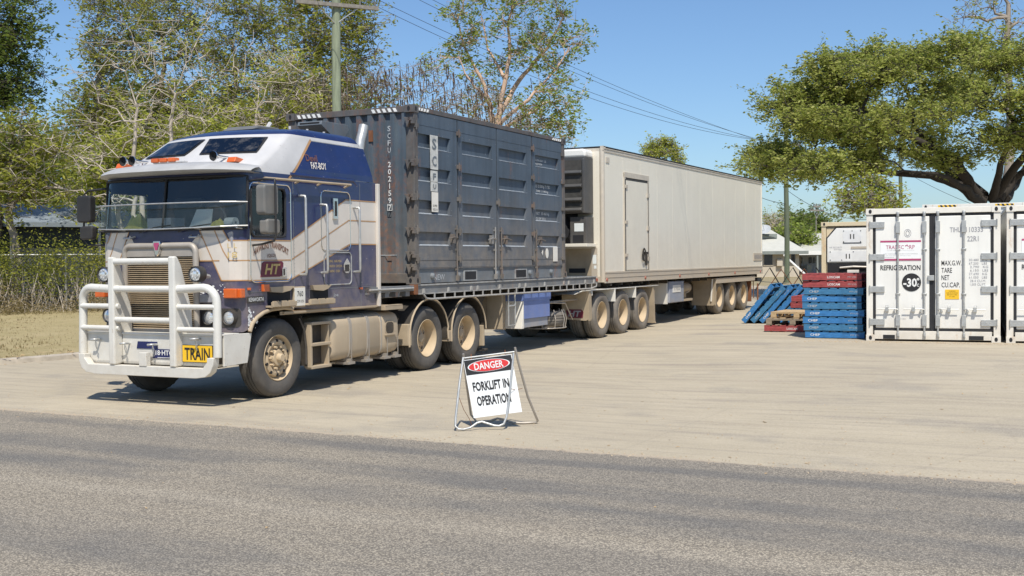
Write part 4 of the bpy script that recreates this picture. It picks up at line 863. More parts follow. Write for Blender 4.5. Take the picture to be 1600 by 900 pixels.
# four folding doors with recessed ribs
EDG = [.085,1.485,2.955,4.455,5.935]; RWS = [(3.575,3.79),(3.045,3.26),(2.525,2.74),(2.02,2.235)]
doors = []
for i in range(4):
    a, b = EDG[i]+.018, EDG[i+1]-.018; ra, rb = a+.07, b-.22
    if i in (1, 3): ra, rb = a+.14, b-.16
    mb = MB(); y0, y1 = .028, .078
    mb.box(a,b,y1,y1+.012,1.64,4.13,0)
    zs = [4.13]+[z for p in RWS for z in (p[1], p[0])]+[1.64]
    for k in range(0, len(zs), 2): mb.box(ra,rb,y0,y1,zs[k+1],zs[k],0)
    mb.box(a,ra,y0,y1,1.64,4.13,0); mb.box(rb,b,y0,y1,1.64,4.13,0)
    for lo, hi in RWS:
        mb.prism([(rb,hi),(rb,lo),(rb-.05,lo),(rb-.015,hi)], XZ, y0+.004, y1, 0)
        mb.prism([(ra,0),(rb+.02,0),(rb+.02,1),(ra,1)], lambda p, t, lo=lo: (p[0], .024+(.052*p[1]), lo-.012+p[1]*.022 + (.002 if t else 0)), 0, 1, 1)
    mb.box(a+.02,b-.02,.024,.029,1.66,1.69,0); mb.box(a+.01,b-.01,.024,.029,3.925,3.935,0); mb.box(a+.01,b-.01,.022,.03,1.78,1.785,0)
    d = mb.build('side_door', ['contblue','contlip'], ct, bevel=.004); doors.append(d)
    g = MB(); g.box(b,b+.02,.03,.05,1.64,4.13) if i < 3 else g.box(b-.004,b,.02,.03,1.64,4.13); g.build('door_gasket', 'gasket', d)
    gx = {0:1.40,1:2.83,2:3.08,3:4.60}[i]
    mb = MB(); mb.tube([(gx,.005,1.50),(gx,.005,2.36)], .014, 8); 
    for w in (1.62,1.95,2.3): mb.box(gx-.03,gx+.03,.0,.03,w-.015,w+.015)
    s_ = -1 if i in (0, 1) else 1
    mb.tube([(gx,-.01,2.15),(gx+s_*.16,-.03,2.16),(gx+s_*.34,-.03,2.13)], .012, 6); mb.box(gx+s_*.16-.03,gx+s_*.16+.03,-.03,.03,2.06,2.21); mb.box(gx-.025,gx+.025,-.02,.02,1.43,1.52)
    part(mb.build('locking_bar', 'rustframe' if i != 1 else 'steel', d), 'rusty lock rod with a folded handle')
    for w in (3.90,3.34,2.80,2.26,1.80):
        x = EDG[i]
        if i == 2 and w != 2.80: continue
        mb = MB(); mb.box(x-.04,x+.07,-.012,.03,w-.035,w+.035); mb.cyl((x-.01,-.015,w-.07),(x-.01,-.015,w+.07), .014, 6); mb.build('hinge', 'rustframe', d, bevel=.004)
        if i == 3: mb = MB(); mb.box(EDG[4]-.08,EDG[4]+.03,-.012,.03,w-.045,w+.025); mb.build('hinge', 'rustframe', d, bevel=.004)
for w in (4.02,3.36,2.82,2.30,1.92,1.72):
    mb = MB(); mb.prism([(.03,w),(.16,w),(.13,w-.03),(.095,w-.16)], YZ, -.035, .02); mb.box(-.035,.03,.0,.08,w-.05,w+.0); mb.box(-.03,.06,-.01,.03,w-.10,w-.04); mb.build('hinge_bracket', 'rustframe', ct, bevel=.003)
for q, (ch, w, h) in enumerate((('S',3.655,.21),('C',3.38,.20),('F',3.13,.12),('U',2.97,.09))):
    mb = MB(); mb.box(.55,.80-.02*(q > 1),.014,.018 if q in (0,) else .016,w-h/2-.035,w+h/2+.035); pn = mb.build('sticker', 'sticker', doors[0]); text(ch, pn, 'deck', (.675,.009,w), (1,0,0), (0,0,1), .14 if q < 2 else .10, h*.85, bold=.02)
mb = MB(); mb.box(.58,.79,.013,.016,2.56,2.88); pn = mb.build('sticker', 'wframe', doors[0]); text('SUPER', pn, 'ink', (.685,.010,2.66), (1,0,0), (0,0,1), .14, .035); text('022 8', pn, 'ink', (.685,.010,2.60), (1,0,0), (0,0,1), .14, .035)
text('NEW', doors[3], 'inkwhite', (5.52,.018,1.86), (0,0,1), (-1,0,0), .2, .05)
mb = MB(); mb.box(5.42,5.62,.012,.022,1.73,2.02); mb.prism([(5.12+.07*math.cos(a*PI/8), 1.89+.10*math.sin(a*PI/8)) for a in range(16)], XZ, .018, .023); mb.prism([(4.86,1.9),(4.93,1.96),(4.91,1.85)], XZ, .018, .023); mb.build('sticker', 'wframe', doors[3])
for lo, rws in (((3.575), (('SUPER HEAVY  USE', .50, .04, 3.70), ('CAUTION', .3, .035, 3.63))), ((3.045), (('IU  32 500 kg  7.1 TBS', .66, .075, 3.19), ('TARE  3 140 kg', .58, .055, 3.10))), ((2.525), (('NET  30 460 kg', .62, .07, 2.66), ('CU. CAP  31.0 m', .45, .045, 2.57)))):
    for s_, w_, h_, z_ in rws: text(s_, doors[3], 'inkwhite', (4.66+w_/2+.07,.074,z_), (1,0,0), (0,0,1), w_, h_)
for i, ch in enumerate('SCFU 2021597'):
    if ch != ' ': text(ch, ew, 'inkwhite' if i > 4 else 'inkfade', (.028,.462,3.87-i*.1135), (0,-1,0), (0,0,1), .014 if ch == '1' else .055, .085, bold=.012)
mb = MB()
for a, b in ((.418,.506),): 
    for (y0, y1, z0, z1) in ((.418,.424,2.575,2.67),(.50,.506,2.575,2.67),(.418,.506,2.57,2.577),(.418,.506,2.668,2.675)): mb.box(.024,.029,y0,y1,z0,z1)
mb.build('check_digit_box', 'inkwhite', ew)
mb = MB(); mb.box(.026,.034,.35,.95,1.86,1.87); mb.build('scratch_line', 'inkfade', ew)
mb = MB()
for (a, b) in ((.30,.85),(1.75,2.25)):
    for i in range(5): mb.prism([(a+i*.1,Z1-.095),(a+i*.1+.055,Z1-.095),(a+i*.1+.09,Z1-.035),(a+i*.1+.035,Z1-.035)], YZ, .019, .0235)
for a in (.09, 5.42):
    for i in range(5): mb.prism([(a+i*.09,Z1-.075),(a+i*.09+.05,Z1-.075),(a+i*.09+.08,Z1-.03),(a+i*.09+.03,Z1-.03)], XZ, .013, .019)
mb.build('hazard_marking', 'inkwhite', ct)
mb = MB(); mb.box(.018,.03,.76,.84,3.68,3.86,0); mb.build('seal_plate', 'rusty', ew)

# ================================================================ REEFER TRAILER
rf_ = thing('refrigerated_trailer', 'long cream box trailer with a fridge unit on its front, last of the road train', 'trailer', FR, (8.0, 1.25, 0))
RL, RH0, RH1 = 13.69, 1.245, 4.285
mb = MB(); mb.box(.06,RL-.06,.014,2.486,RH0+.22,RH1-.05,0)
for i in range(11): mb.box(1.2+i*1.17,1.203+i*1.17,.0125,.0145,RH0+.24,RH1-.14,0)
bdy = mb.build('box_body', 'reefer', rf_)
for v in (0, 2.5):
    s_ = 1 if v == 0 else -1
    mb = MB(); mb.tube([(.05,v+s_*.06,RH0),(.05,v+s_*.06,RH1-.05)], .06, 16); mb.box(.0,.14,v-.0 if v == 0 else v-.08,v+.08 if v == 0 else v,RH1-.10,RH1); mb.build('corner_post', 'reeferalu', rf_, smooth=50)
mb = MB(); mb.box(.04,RL,.0,.05,RH1-.13,RH1-.05,0); mb.box(.04,RL,-.012,.04,RH1-.065,RH1-.045,0); mb.box(.02,RL+.01,.0,2.5,RH1-.03,RH1-.005,1); mb.box(.02,RL,2.45,2.5,RH1-.13,RH1-.03,0); mb.box(.03,.07,.1,2.4,RH1-.13,RH1-.04,0); mb.box(RL-.07,RL,.0,2.5,RH0,RH1-.04,2); mb.build('top_rail', ['reeferalu','ink','reefer'], rf_, bevel=.004)
mb = MB(); mb.box(.04,RL,-.004,.05,RH0,RH0+.20,0); mb.box(.04,RL,-.012,.03,RH0+.20,RH0+.235,0); mb.box(.04,RL,-.012,.03,RH0+.10,RH0+.115,0); mb.box(.04,RL,-.014,.03,RH0-.02,RH0+.015,0); mb.box(.04,RL,2.45,2.5,RH0,RH0+.22,0); mb.box(.03,RL-.02,.05,2.45,RH0,RH0+.2,0); sr = mb.build('side_rail', 'reeferalu', rf_)
for u in (.13,2.6,5.2,7.75,10.4,13.4):
    mb = MB(); mb.lathe([(0,-.02),(.035,-.018),(.045,0)], (u,-.008,RH0+.055), 'y', 14); mb.build('clearance_lamp', 'red', rf_)
mb = MB(); mb.box(1.33,2.80,-.004,.012,1.50,3.60,0); rd = part(mb.build('side_door', 'reeferdoor', rf_, bevel=.006), 'tall side door with a handwheel')
mb = MB(); mb.box(1.24,1.33,-.01,.02,1.45,3.76,0); mb.box(2.80,2.885,-.01,.02,1.45,3.76,0); mb.box(1.24,2.885,-.016,.02,3.66,3.78,0); mb.box(1.30,2.83,-.006,.0,3.60,3.66,2)
for w in (3.45,2.62,1.85): mb.box(1.28,1.42,-.03,.0,w-.035,w+.035)
for w in (3.30,2.50,1.76): mb.box(2.74,2.88,-.03,.0,w-.05,w+.05)
mb.box(1.28,1.33,-.012,-.008,1.48,3.62,1); mb.box(2.81,2.84,-.012,-.008,1.48,3.62,1); mb.build('door_frame', ['reeferalu','mesh','mesh'], rd)
mb = MB(); mb.tube([(2.42+.10*math.cos(a),-.05,1.86+.15*math.sin(a)) for a in [2*PI*i/20 for i in range(20)]], .016, 6, closed=True); mb.tube([(2.32,-.04,1.86),(2.52,-.04,1.86)], .012, 5); mb.tube([(2.42,-.04,1.72),(2.42,-.04,2.0)], .012, 5); mb.box(2.52,2.74,-.04,0,1.87,1.93); mb.box(2.60,2.68,-.04,0,1.6,1.87); mb.build('handwheel', 'chassis', rd)
mb = MB(); mb.box(.16,.36,-.002,.012,RH1-.36,RH1-.24); mb.build('vent_plate', 'reeferalu', rf_); mb = MB(); mb.box(12.62,13.66,-.004,.012,1.66,1.90); vp = mb.build('side_plate', 'reeferalu', rf_)
text('REFRIGERATED', vp, 'inkgrey', (13.14,-.007,1.78), (1,0,0), (0,0,1), .9, .12)
# fridge unit on the front wall
mb = MB(); fw = [(-.02,.24)]; 
mb.prism([(.28,4.20),(2.22,4.20),(2.26,4.12),(2.26,4.02),(.24,4.02),(.24,4.12)], YZ, -.46, -.005, 0); 
fu = mb.build('fridge_hood', 'wcont', rf_, bevel=.04)
mb = MB(); mb.box(-.50,-.02,.24,2.26,2.78,4.02,0); mb.box(-.53,-.50,.24,.30,2.78,3.98,0); fd = mb.build('fridge_casing', 'fridge', rf_, bevel=.03)
mb = MB(); mb.box(-.512,-.5,.32,2.2,2.92,3.95,0); mb.build('condenser_mesh', 'mesh', fd)
mb = MB()
for w in (3.68,3.38,3.08,2.86): mb.prism([(-.585,w-.02),(-.51,w-.06),(-.51,w+.05),(-.575,w+.015)], XZ, .30, 2.2)
mb.build('louvre', 'fridge', fd, bevel=.01)
mb = MB(); mb.box(-.45,-.02,.24,.62,2.10,2.70,0); mb.box(-.455,-.449,.30,.56,2.13,2.30,1); mb.box(-.455,-.449,.30,.52,2.38,2.56,2); mb.build('control_box', ['fridge','ink','paper'], rf_, bevel=.008)
mb = MB(); mb.box(-.30,-.02,.62,2.2,2.12,2.78,0); mb.lathe([(0,-.1),(.12,-.1),(.13,.1),(0,.1)], (-.33,.78,2.35), 'x', 16, 0)
rnd = random.Random(9)
for i in range(16): v = rnd.uniform(.66,1.6); mb.tube([(-.34,v,2.72),(-.40,v+rnd.uniform(-.1,.1),2.5),(-.36,v+rnd.uniform(-.2,.2),2.2)], rnd.choice((.012,.02,.03)), 6, rnd.choice((0, 1)))
mb.build('fridge_engine', ['dark','chassis'], rf_)
mb = MB(); mb.box(-.56,-.02,.18,2.3,2.04,2.11); mb.build('fridge_shelf', 'reefer', rf_, bevel=.01)
mb = MB(); mb.box(.0,.055,.10,2.40,RH0,RH1-.12,0); mb.box(-.012,.0,.30,1.1,1.40,2.0,1); mb.box(-.018,-.012,.16,.30,1.38,2.02,2); mb.box(-.022,-.018,.18,.27,1.66,1.86,3); mb.box(-.022,-.018,.18,.24,1.55,1.62,3); mb.box(-.02,-.012,.45,.85,1.46,1.56,4)
for i in range(24): mb.box(-.004,.0,.15,.158,1.4+i*.115,1.408+i*.115,2)
mb.build('front_wall', ['reefer','tan','reeferalu','paper','ink'], rf_)
mb = MB(); mb.box(-.03,.0,.1,2.4,RH0,RH0+.13,0); mb.box(-.045,-.02,.14,.26,RH0+.03,RH0+.09,1); mb.build('front_rail', ['reeferalu','red'], rf_)
# underneath
mb = MB()
for v in (.75,1.6): mb.box(.5,13.5,v,v+.12,.92,1.24)
for i in range(20): mb.box(.4+i*.68,.46+i*.68,.1,2.4,1.12,1.24)
for u in (9.15,10.47,11.79): mb.cyl((u,.45,.62),(u,2.05,.62), .10, 12); mb.box(u-.25,u+.25,.75,.85,.6,1.0); mb.box(u-.25,u+.25,1.65,1.75,.6,1.0)
mb.box(6.6,8.7,.7,1.8,.6,1.0); mb.build('trailer_frame', 'chassis', rf_)
mb = MB(); mb.prism([(3.02,1.2),(4.55,1.2),(4.5,.60),(3.0,.64)], XZ, .62, .70, 0); mb.box(4.52,4.60,.12,.66,.58,1.2,1); part(mb.build('support_panel', ['tan','wframe'], rf_), 'tan panel and landing leg cover')
mb = MB(); mb.box(4.62,5.80,.08,.7,.60,1.16,0); gb = part(mb.build('tool_box', 'greybox', rf_, bevel=.02), 'blue grey toolbox with a cream label'); mb = MB(); mb.box(4.88,5.5,.07,.081,.87,1.06,0); mb.build('label', 'wframe', gb); text('HT FRIDGE', gb, 'inkgrey', (5.19,.064,.97), (1,0,0), (0,0,1), .5, .09, slant=.3)
mb = MB(); mb.cyl((5.9,.3,.95),(6.7,.3,.95), .14, 16); mb.box(5.85,6.75,.15,.8,.60,.66); mb.tube([(5.9,.2,1.1),(6.2,.2,.8),(6.6,.2,.85)], .02, 6); mb.box(6.0,6.5,.25,.6,.68,.80); mb.build('air_tank', 'dusty', rf_, smooth=50)
mb = MB(); mb.prism([(.05,1.16),(.75,1.16),(.75,.38),(.10,.38),(.05,.44)], YZ, 8.52, 8.56, 0); mb.prism([(8.52,1.16),(8.62,1.16),(8.60,.42),(8.52,.38)], XZ, .04, .06, 0); mb.tube([(8.50,.12,1.15),(8.50,.16,.5)], .025, 6, 1); part(mb.build('mudflap', ['tan','wframe'], rf_), 'tan panel ahead of the rear wheels')
mb = MB(); mb.box(8.60,12.82,.02,.045,1.02,1.17,0); mb.box(8.6,12.85,.05,.7,1.155,1.165); mb.build('wheel_skirt', 'reeferalu', rf_)
mb = MB(); mb.box(13.2,13.66,.02,.4,.98,1.10,0); mb.tube([(12.9,.1,1.1),(12.95,.1,.45)], .015, 5, 1); mb.box(12.5,12.54,.06,.7,.35,1.1,1); mb.build('rear_underrun', ['ink','rusty'], rf_)
rw = wheel('trailer_wheel', rf_, (9.15,.10,.615), 'drive', 'oldrubber')
for u, far in ((10.47,0),(11.79,0),(9.15,1),(10.47,1),(11.79,1)):
    c = copy_tree(rw, rf_); c.location = (u-8.0, (2.40-1.25) if far else .10-1.25, .615); c.rotation_euler = (0, 1.7*u, PI if far else 0)
mb = MB(); mb.lathe([(0,0),(.4,0),(.45,.05),(.4,.12),(0,.12)], (1.3,1.25,1.12), 'z', 24); mb.build('turntable', 'chassis', rf_)
# ================================================================ WHITE REFRIGERATED CONTAINERS
def castings(root, L, W, H, z, mats=('wframe','ink')):
    for u0 in (0, L-.178):
        for v0 in (0, W-.162):
            for w0 in (z, z+H-.118):
                mb = MB(); mb.box(u0,u0+.178,v0,v0+.162,w0,w0+.118,0)
                if u0 == 0: mb.prism([(v0+.081+.030*math.cos(a*PI/6), w0+.059+.042*math.sin(a*PI/6)) for a in range(12)], YZ, -.003, .004, 1)
                vv = v0-.002 if v0 == 0 else v0+.158
                mb.prism([(u0+.089+.04*math.cos(a*PI/6), w0+.059+.03*math.sin(a*PI/6)) for a in range(12)], XZ, vv, vv+.006, 1)
                mb.build('corner_casting', list(mats), root, bevel=0)
def shell(root, z, L=6.058, W=2.438, H=2.591, mats=('wframe','wcont'), front=True):
    mb = MB()
    for u0 in (.02, L-.14):
        for v0 in (.006, W-.126): mb.box(u0,u0+.12,v0,v0+.12,z+.11,z+H-.11)
    mb.box(.012,.15,.155,W-.155,z+H-.115,z+H-.006); mb.box(.012,.15,.155,W-.155,z+.035,z+.20)
    mb.box(L-.15,L-.012,.155,W-.155,z+H-.115,z+H-.006); mb.box(L-.15,L-.012,.155,W-.155,z+.02,z+.20)
    for v0 in (.004, W-.084): mb.box(.17,L-.17,v0,v0+.08,z+H-.08,z+H-.008); mb.box(.17,L-.17,v0,v0+.08,z+.03,z+.18)
    fr = mb.build('frame', mats[0], root, bevel=.006)
    for v0, dp in ((.02, .035), (W-.02, -.035)):
        mb = MB(); cp = corr(22, .14, L-.14, dp, v0); mb.grid([[(a, b, w) for a, b in cp] for w in (z+.17, z+H-.07)]); mb.build('side_wall', mats[1], root)
    mb = MB(); mb.box(.1,L-.1,.05,W-.05,z+H-.05,z+H-.02); mb.box(.1,L-.1,.05,W-.05,z+.15,z+.2); mb.build('roof_panel', mats[1], root)
    return fr
def white_container(label, u0, v0, z, frame=FW):
    fr = Frame(*frame.P(u0, v0, 0)[:2], frame.th)
    o = thing('refrigerated_container', label, 'shipping container', fr, (3.03, 1.22, z), 'white refrigerated shipping containers')
    shell(o, z); castings(o, 6.058, 2.438, 2.591, z)
    mb = MB()
    for a, b in ((.30,.56),(1.90,2.12)): mb.box(.006,.013,a,b,z+.04,z+.12)
    mb.build('forklift_pocket', 'ink', o)
    doors = []
    for k, (a, b) in enumerate(((.145,1.20),(1.235,2.295))):
        mb = MB(); mb.box(.035,.10,a+.035,b-.035,z+.255,z+2.42); d = mb.build('door', 'wcont', o, bevel=.012); doors.append(d)
        mb = MB(); g = .052
        mb.box(.045,.095,a-.02,a+.035,z+.20,z+2.475); mb.box(.045,.095,b-.035,b+.02,z+.20,z+2.475); mb.box(.045,.095,a,b,z+.20,z+.255); mb.box(.045,.095,a,b,z+2.42,z+2.475); mb.build('door_gasket', 'gasket', d, bevel=.008)
        for rv in ((.65, 1.115) if k == 0 else (1.36, 1.845)):
            mb = MB(); mb.tube([(.005,rv,z+.10),(.005,rv,z+2.50)], .019, 10)
            for w in (.135, 2.46): mb.tube([(.0,rv,z+w-.035),(.0,rv,z+w+.035)], .028, 8)
            for w0, w1 in ((.30,.52),(2.10,2.33)): mb.box(-.022,.036,rv-.04,rv+.04,z+w0,z+w1)
            for w in (.92,1.78): mb.box(-.018,.036,rv-.028,rv+.028,z+w-.014,z+w+.014); mb.box(.02,.036,rv-.045,rv+.045,z+w-.02,z+w+.02)
            mb.box(-.01,.014,rv-.03,rv+.03,z+.075,z+.11); mb.box(-.01,.014,rv-.03,rv+.03,z+2.485,z+2.515)
            s_ = -1 if k == 0 else 1
            c_ = rv+s_*.19*1
            br = mb.build('lock_rod', 'galv', d, bevel=.004, smooth=40)
            mb = MB(); mb.tube([(-.012,rv,z+.62),(-.03,rv+s_*.06,z+.63),(-.035,rv+s_*.2,z+.625),(-.035,rv+s_*.38,z+.625)], .010, 6)
            mb.box(-.05,.03,rv+s_*.2-.03,rv+s_*.2+.03,z+.58,z+.66); mb.tube([(-.04,rv+s_*.2-.02,z+.66),(-.04,rv+s_*.2-.02,z+.70),(-.04,rv+s_*.2+.02,z+.70),(-.04,rv+s_*.2+.02,z+.66)], .006, 5)
            mb.prism([(rv+s_*.05,z+.64),(rv+s_*.09,z+.59),(rv+s_*.05,z+.56)], YZ, -.03, .03); mb.build('handle', 'galv', br)
        hv = .155 if k == 0 else 2.283
        for w in (.37,1.01,1.64,2.27):
            mb = MB(); s_ = 1 if k == 0 else -1; a_, b_ = sorted((hv-s_*.10, hv+s_*.19)); mb.box(.004,.036,a_,b_,z+w-.06,z+w+.06)
            for q in range(4): mb.cyl((.0,a_+.05+q*.075,z+w),(.008,a_+.05+q*.075,z+w), .010, 6)
            mb.tube([(.0,hv-s_*.085,z+w-.075),(.0,hv-s_*.085,z+w+.075)], .014, 6); mb.build('hinge', 'galv', d, bevel=.004)
        if k == 0:
            mb = MB(); mb.box(-.004,.04,1.18,1.30,z+1.18,z+1.28); mb.build('seal_bracket', 'galv', d, bevel=.004)
    D, E_ = doors; X = .0325
    def T_(s, p, mt, v, w, wd, ht, **k): return text(s, p, mt, (X-.001, v, z+w-.115), (0,-1,0), (0,0,1), wd, ht, **k)
    T_('TIHU', D, 'inkgrey', .80, 2.265, .20, .095, bold=.012); T_('110333', D, 'inkgrey', .46, 2.265, .30, .10, bold=.012); T_('9', D, 'inkgrey', .185, 2.27, .045, .10)
    T_('22R1', D, 'inkgrey', .49, 2.09, .20, .10, bold=.012)
    for s, w_, ht, wid in (('MAX.G.W.',1.63,.095,.36),('TARE',1.49,.095,.19),('NET',1.35,.095,.14),('CU.CAP.',1.21,.095,.33)): T_(s, D, 'ink', 1.05-wid/2, w_, wid, ht, bold=.006)
    for i, s in enumerate(('30.480   KG','67.200   LBS','2.790   KG','6.150   LBS','27.690   KG','61.050   LBS','28.4 CU.M.','1.003 CU.FT.')): wd_ = .32 if i < 6 else .28; T_(s, D, 'inkgrey', .40-(.02*(i in (2,3))), 1.685-i*.0665, wd_, .045)
    mb = MB(); mb.box(.028,.034,.735,.985,z+.82,z+1.005); yp = mb.build('warning_plate', 'yellow', D)
    for i, s in enumerate(('WARNING','FRESH AIR EXCHANGE','KEEP DOOR CLOSED','24 V  ONLY')): text(s, yp, 'ink', (.026,.86,z+.975-i*.035), (0,-1,0), (0,0,1), (.12,.20,.18,.1)[i], .016)
    mb = MB(); mb.box(.029,.034,1.42,2.17,z+1.575,z+1.955); wp_ = mb.build('company_plate', 'signwhite', E_); mb = MB(); mb.box(.026,.0295,1.42,2.17,z+1.925,z+1.96); mb.box(.026,.0295,1.42,2.17,z+1.57,z+1.605); mb.build('plate_band', 'pink', wp_)
    text('TRADEC', wp_, 'pink', (.0265,1.90,z+1.83), (0,-1,0), (0,0,1), .33, .075); text('RP', wp_, 'pink', (.0265,1.585,z+1.83), (0,-1,0), (0,0,1), .10, .075)
    mb = MB()
    for a_, b_, r_ in ((1.70,1.855,.012),(1.675,1.865,.014),(1.655,1.845,.01),(1.66,1.80,.007)): mb.add([(.0265,a_+r_*math.cos(t),z+b_+r_*math.sin(t)) for t in [2*PI*i/10 for i in range(10)]], [tuple(range(10))])
    mb.build('plate_dots', 'pink', wp_)

    text('Tel 1300 888 888 www.tradecorp.com.au', wp_, 'inkgrey', (.0265,1.80,z+1.765), (0,-1,0), (0,0,1), .50, .014)
    for i in range(3): text(('SYDNEY MELBOURNE BRISBANE PERTH CAIRNS TOWNSVILLE','Ph (07) 3216 5566  Fax (07) 3216 5577','AFTER HOURS SERVICE')[i], wp_, 'inkgrey', (.0265,1.80+(0,.06,.22)[i],z+1.70-i*.034), (0,-1,0), (0,0,1), (.64,.5,.2)[i], .014)
    mb = MB()
    for a, r_ in ((1.665,.062),): mb.tube([(.033,a+r_*math.cos(t),z+2.10+.075*math.sin(t)) for t in [2*PI*i/24 for i in range(24)]], .004, 4, closed=True); mb.tube([(.033,a+r_*.5*math.cos(t),z+2.10+.05*math.sin(t)) for t in [2*PI*i/16 for i in range(16)]], .006, 4, closed=True)
    mb.build('round_emblem', 'inkgrey', E_)
    T_('REFRIGERATION', E_, 'ink', 1.80, 1.545, .74, .10, bold=.02)
    mb = MB(); mb.prism([(1.595+.175*math.cos(a*PI/24), z+1.145+.175*math.sin(a*PI/24)) for a in range(48)], YZ, .027, .034); dk = part(mb.build('round_sticker', 'ink', E_), 'round black sticker reading -30 degrees C')
    text('-30', dk, 'inkwhite', (.0255,1.62,z+1.14), (0,-1,0), (0,0,1), .25, .17, bold=.03); text('°', dk, 'inkwhite', (.0255,1.475,z+1.205), (0,-1,0), (0,0,1), .05, .05, bold=.03); text('C', dk, 'inkwhite', (.0255,1.475,z+1.09), (0,-1,0), (0,0,1), .04, .06, bold=.03)
    T_('MADE IN CHINA', E_, 'inkgrey', 1.8, .55, .2, .02)
    return o, fr
GW = .112
ca, fra = white_container('white refrigerated container with its closed doors facing the yard, touching the blue pallet stack', 0, 0, GW)
cb, frb = white_container('white refrigerated container cut by the right edge of the photo, second in the front row', -.02, -2.53, GW)
# the taller one behind
frc = Frame(*FW.P(6.75, -.82, 0)[:2], FW.th)
cc_ = thing('refrigerated_container', 'pale container behind the front row, only its roof edge with yellow and black chevrons showing', 'shipping container', frc, (3.03, 1.22, GW), 'white refrigerated shipping containers')
shell(cc_, GW+.03, H=2.896); castings(cc_, 6.058, 2.438, 2.896, GW+.03)
mb = MB()
for a in (.35, 1.65):
    mb.box(.009,.0125,a,a+.42,GW+2.85,GW+2.90,0)
    for i in range(4): mb.prism([(a+i*.1,GW+2.85),(a+i*.1+.05,GW+2.85),(a+i*.1+.08,GW+2.90),(a+i*.1+.03,GW+2.90)], YZ, .006, .010, 1)
mb.build('chevron_marking', ['yellow','ink'], cc_)
mb = MB(); mb.box(.05,.06,.13,2.3,GW+.2,GW+2.8); mb.build('front_panel', 'wcont', cc_)
mb = MB()
for u in (.1, 5.7): mb.box(u,u+.25,.0,2.438,GW-.03,GW+.03)
mb.build('base_block', 'oldwood', cc_)
# fridge end container "11"
frf = Frame(*FW.P(8.48, 1.82, 0)[:2], FW.th); zf = GW
cf = thing('refrigerated_container', 'yellowed container behind the red pallets, grey fridge panels marked 11 on its end', 'shipping container', frf, (3.03, 1.22, zf))
shell(cf, zf, mats=('yframe','yframe')); castings(cf, 6.058, 2.438, 2.591, zf, ('yframe','ink'))
mb = MB(); mb.prism([(.14,.18),(2.30,.18),(2.30,2.44),(.14,2.44)], lambda p, t: (t, p[0], zf+p[1]), .06, .07); mb.build('end_panel', 'yframe', cf)
mb = MB(); mb.prism([(.14,1.50),(2.28,1.50),(2.28,2.14),(2.04,2.42),(.40,2.42),(.14,2.12)], lambda p, t: (t, p[0], zf+p[1]), .02, .06); un = mb.build('fridge_unit', 'greywall' if 0 else 'wcont', cf, bevel=.01)
mb = MB(); mb.prism([(.10,1.48),(2.31,1.48),(2.31,2.16),(2.06,2.455),(.38,2.455),(.10,2.14)], lambda p, t: (t, p[0], zf+p[1]), .05, .058); mb.build('unit_trim', 'gasket', un)
mb = MB(); mb.box(.012,.02,1.39,1.87,zf+2.03,zf+2.36); mb.box(.012,.02,.3,2.24,zf+1.53,zf+1.80); 
for (v, w) in [(1.41,2.05),(1.85,2.05),(1.85,2.34),(1.41,2.34),(1.63,2.34),(2.2,1.56),(2.2,1.78),(1.6,1.78),(1.9,1.56)]: mb.box(.006,.012,v-.012,v+.012,zf+w-.012,zf+w+.012,1)
mb.box(.008,.012,1.39,1.87,zf+2.01,zf+2.03,1); mb.box(.008,.013,1.2,1.66,zf+1.86,zf+1.92,2); pn = mb.build('access_panel', ['inkwhite','ink','reeferalu'], un)
text('11', pn, 'ink', (.009,1.63,zf+2.19), (0,-1,0), (0,0,1), .11, .13, bold=.03); text('11', pn, 'ink', (.009,1.74,zf+1.66), (0,-1,0), (0,0,1), .11, .13, bold=.03)
text('AIR SECURITY', pn, 'inkgrey', (.018,2.06,zf+1.90), (0,-1,0), (0,0,1), .34, .04); text('FITTED', pn, 'inkgrey', (.018,2.0,zf+1.84), (0,-1,0), (0,0,1), .2, .04)
mb = MB(); mb.box(.04,.05,.14,2.28,zf+.25,zf+1.47,0); mb.cyl((.0,1.75,zf+1.22),(.0,1.45,zf+1.22), .08, 12, 1); mb.cyl((.0,1.25,zf+1.25),(.0,.95,zf+1.25), .09, 12, 1); mb.tube([(.0,1.95,zf+1.35),(.0,1.6,zf+1.38),(.0,1.1,zf+1.36)], .03, 6, 1); mb.tube([(.02,2.0,zf+.9),(-.02,1.9,zf+.7),(.02,1.95,zf+.4)], .03, 6, 1); mb.tube([(.0,2.1,zf+.8),(-.03,1.8,zf+.95),(.0,1.5,zf+.9)], .02, 6, 1); mb.box(-.02,.04,.35,2.1,zf+.3,zf+.55,1); mb.build('fridge_machinery', ['dark','steel'], cf)

# ================================================================ DANGER SIGN
dsx, dsy = -.20, 12.05; gs0 = gz(dsx, dsy)
ds = thing('warning_sign', 'tilted A-frame sign reading danger, forklift in operation, on the concrete in front of the truck', 'sign', FI, (dsx, dsy, gs0))
mb = MB()
fr1 = [(-.525,12.10,.745),(-.56,12.0,.50),(-.60,11.88,.14),(-.605,11.85,.05),(-.57,11.83,.022),(-.52,11.84,.016),(-.45,11.86,.03),(-.38,11.90,.075),(-.33,11.92,.085),(-.28,11.91,.07),(-.20,11.90,.045),(-.15,11.90,.04),(-.10,11.91,.06),(-.07,11.93,.13),(-.04,11.98,.33),(.01,12.09,.785)]
mb.tube([(x,y,z+gs0) for x,y,z in fr1], .0125, 8); mb.tube([(-.535,12.10,.735+gs0),(.02,12.10,.80+gs0)], .009, 8); f1 = mb.build('front_leg_frame', 'galv', ds, smooth=60)
mb = MB()
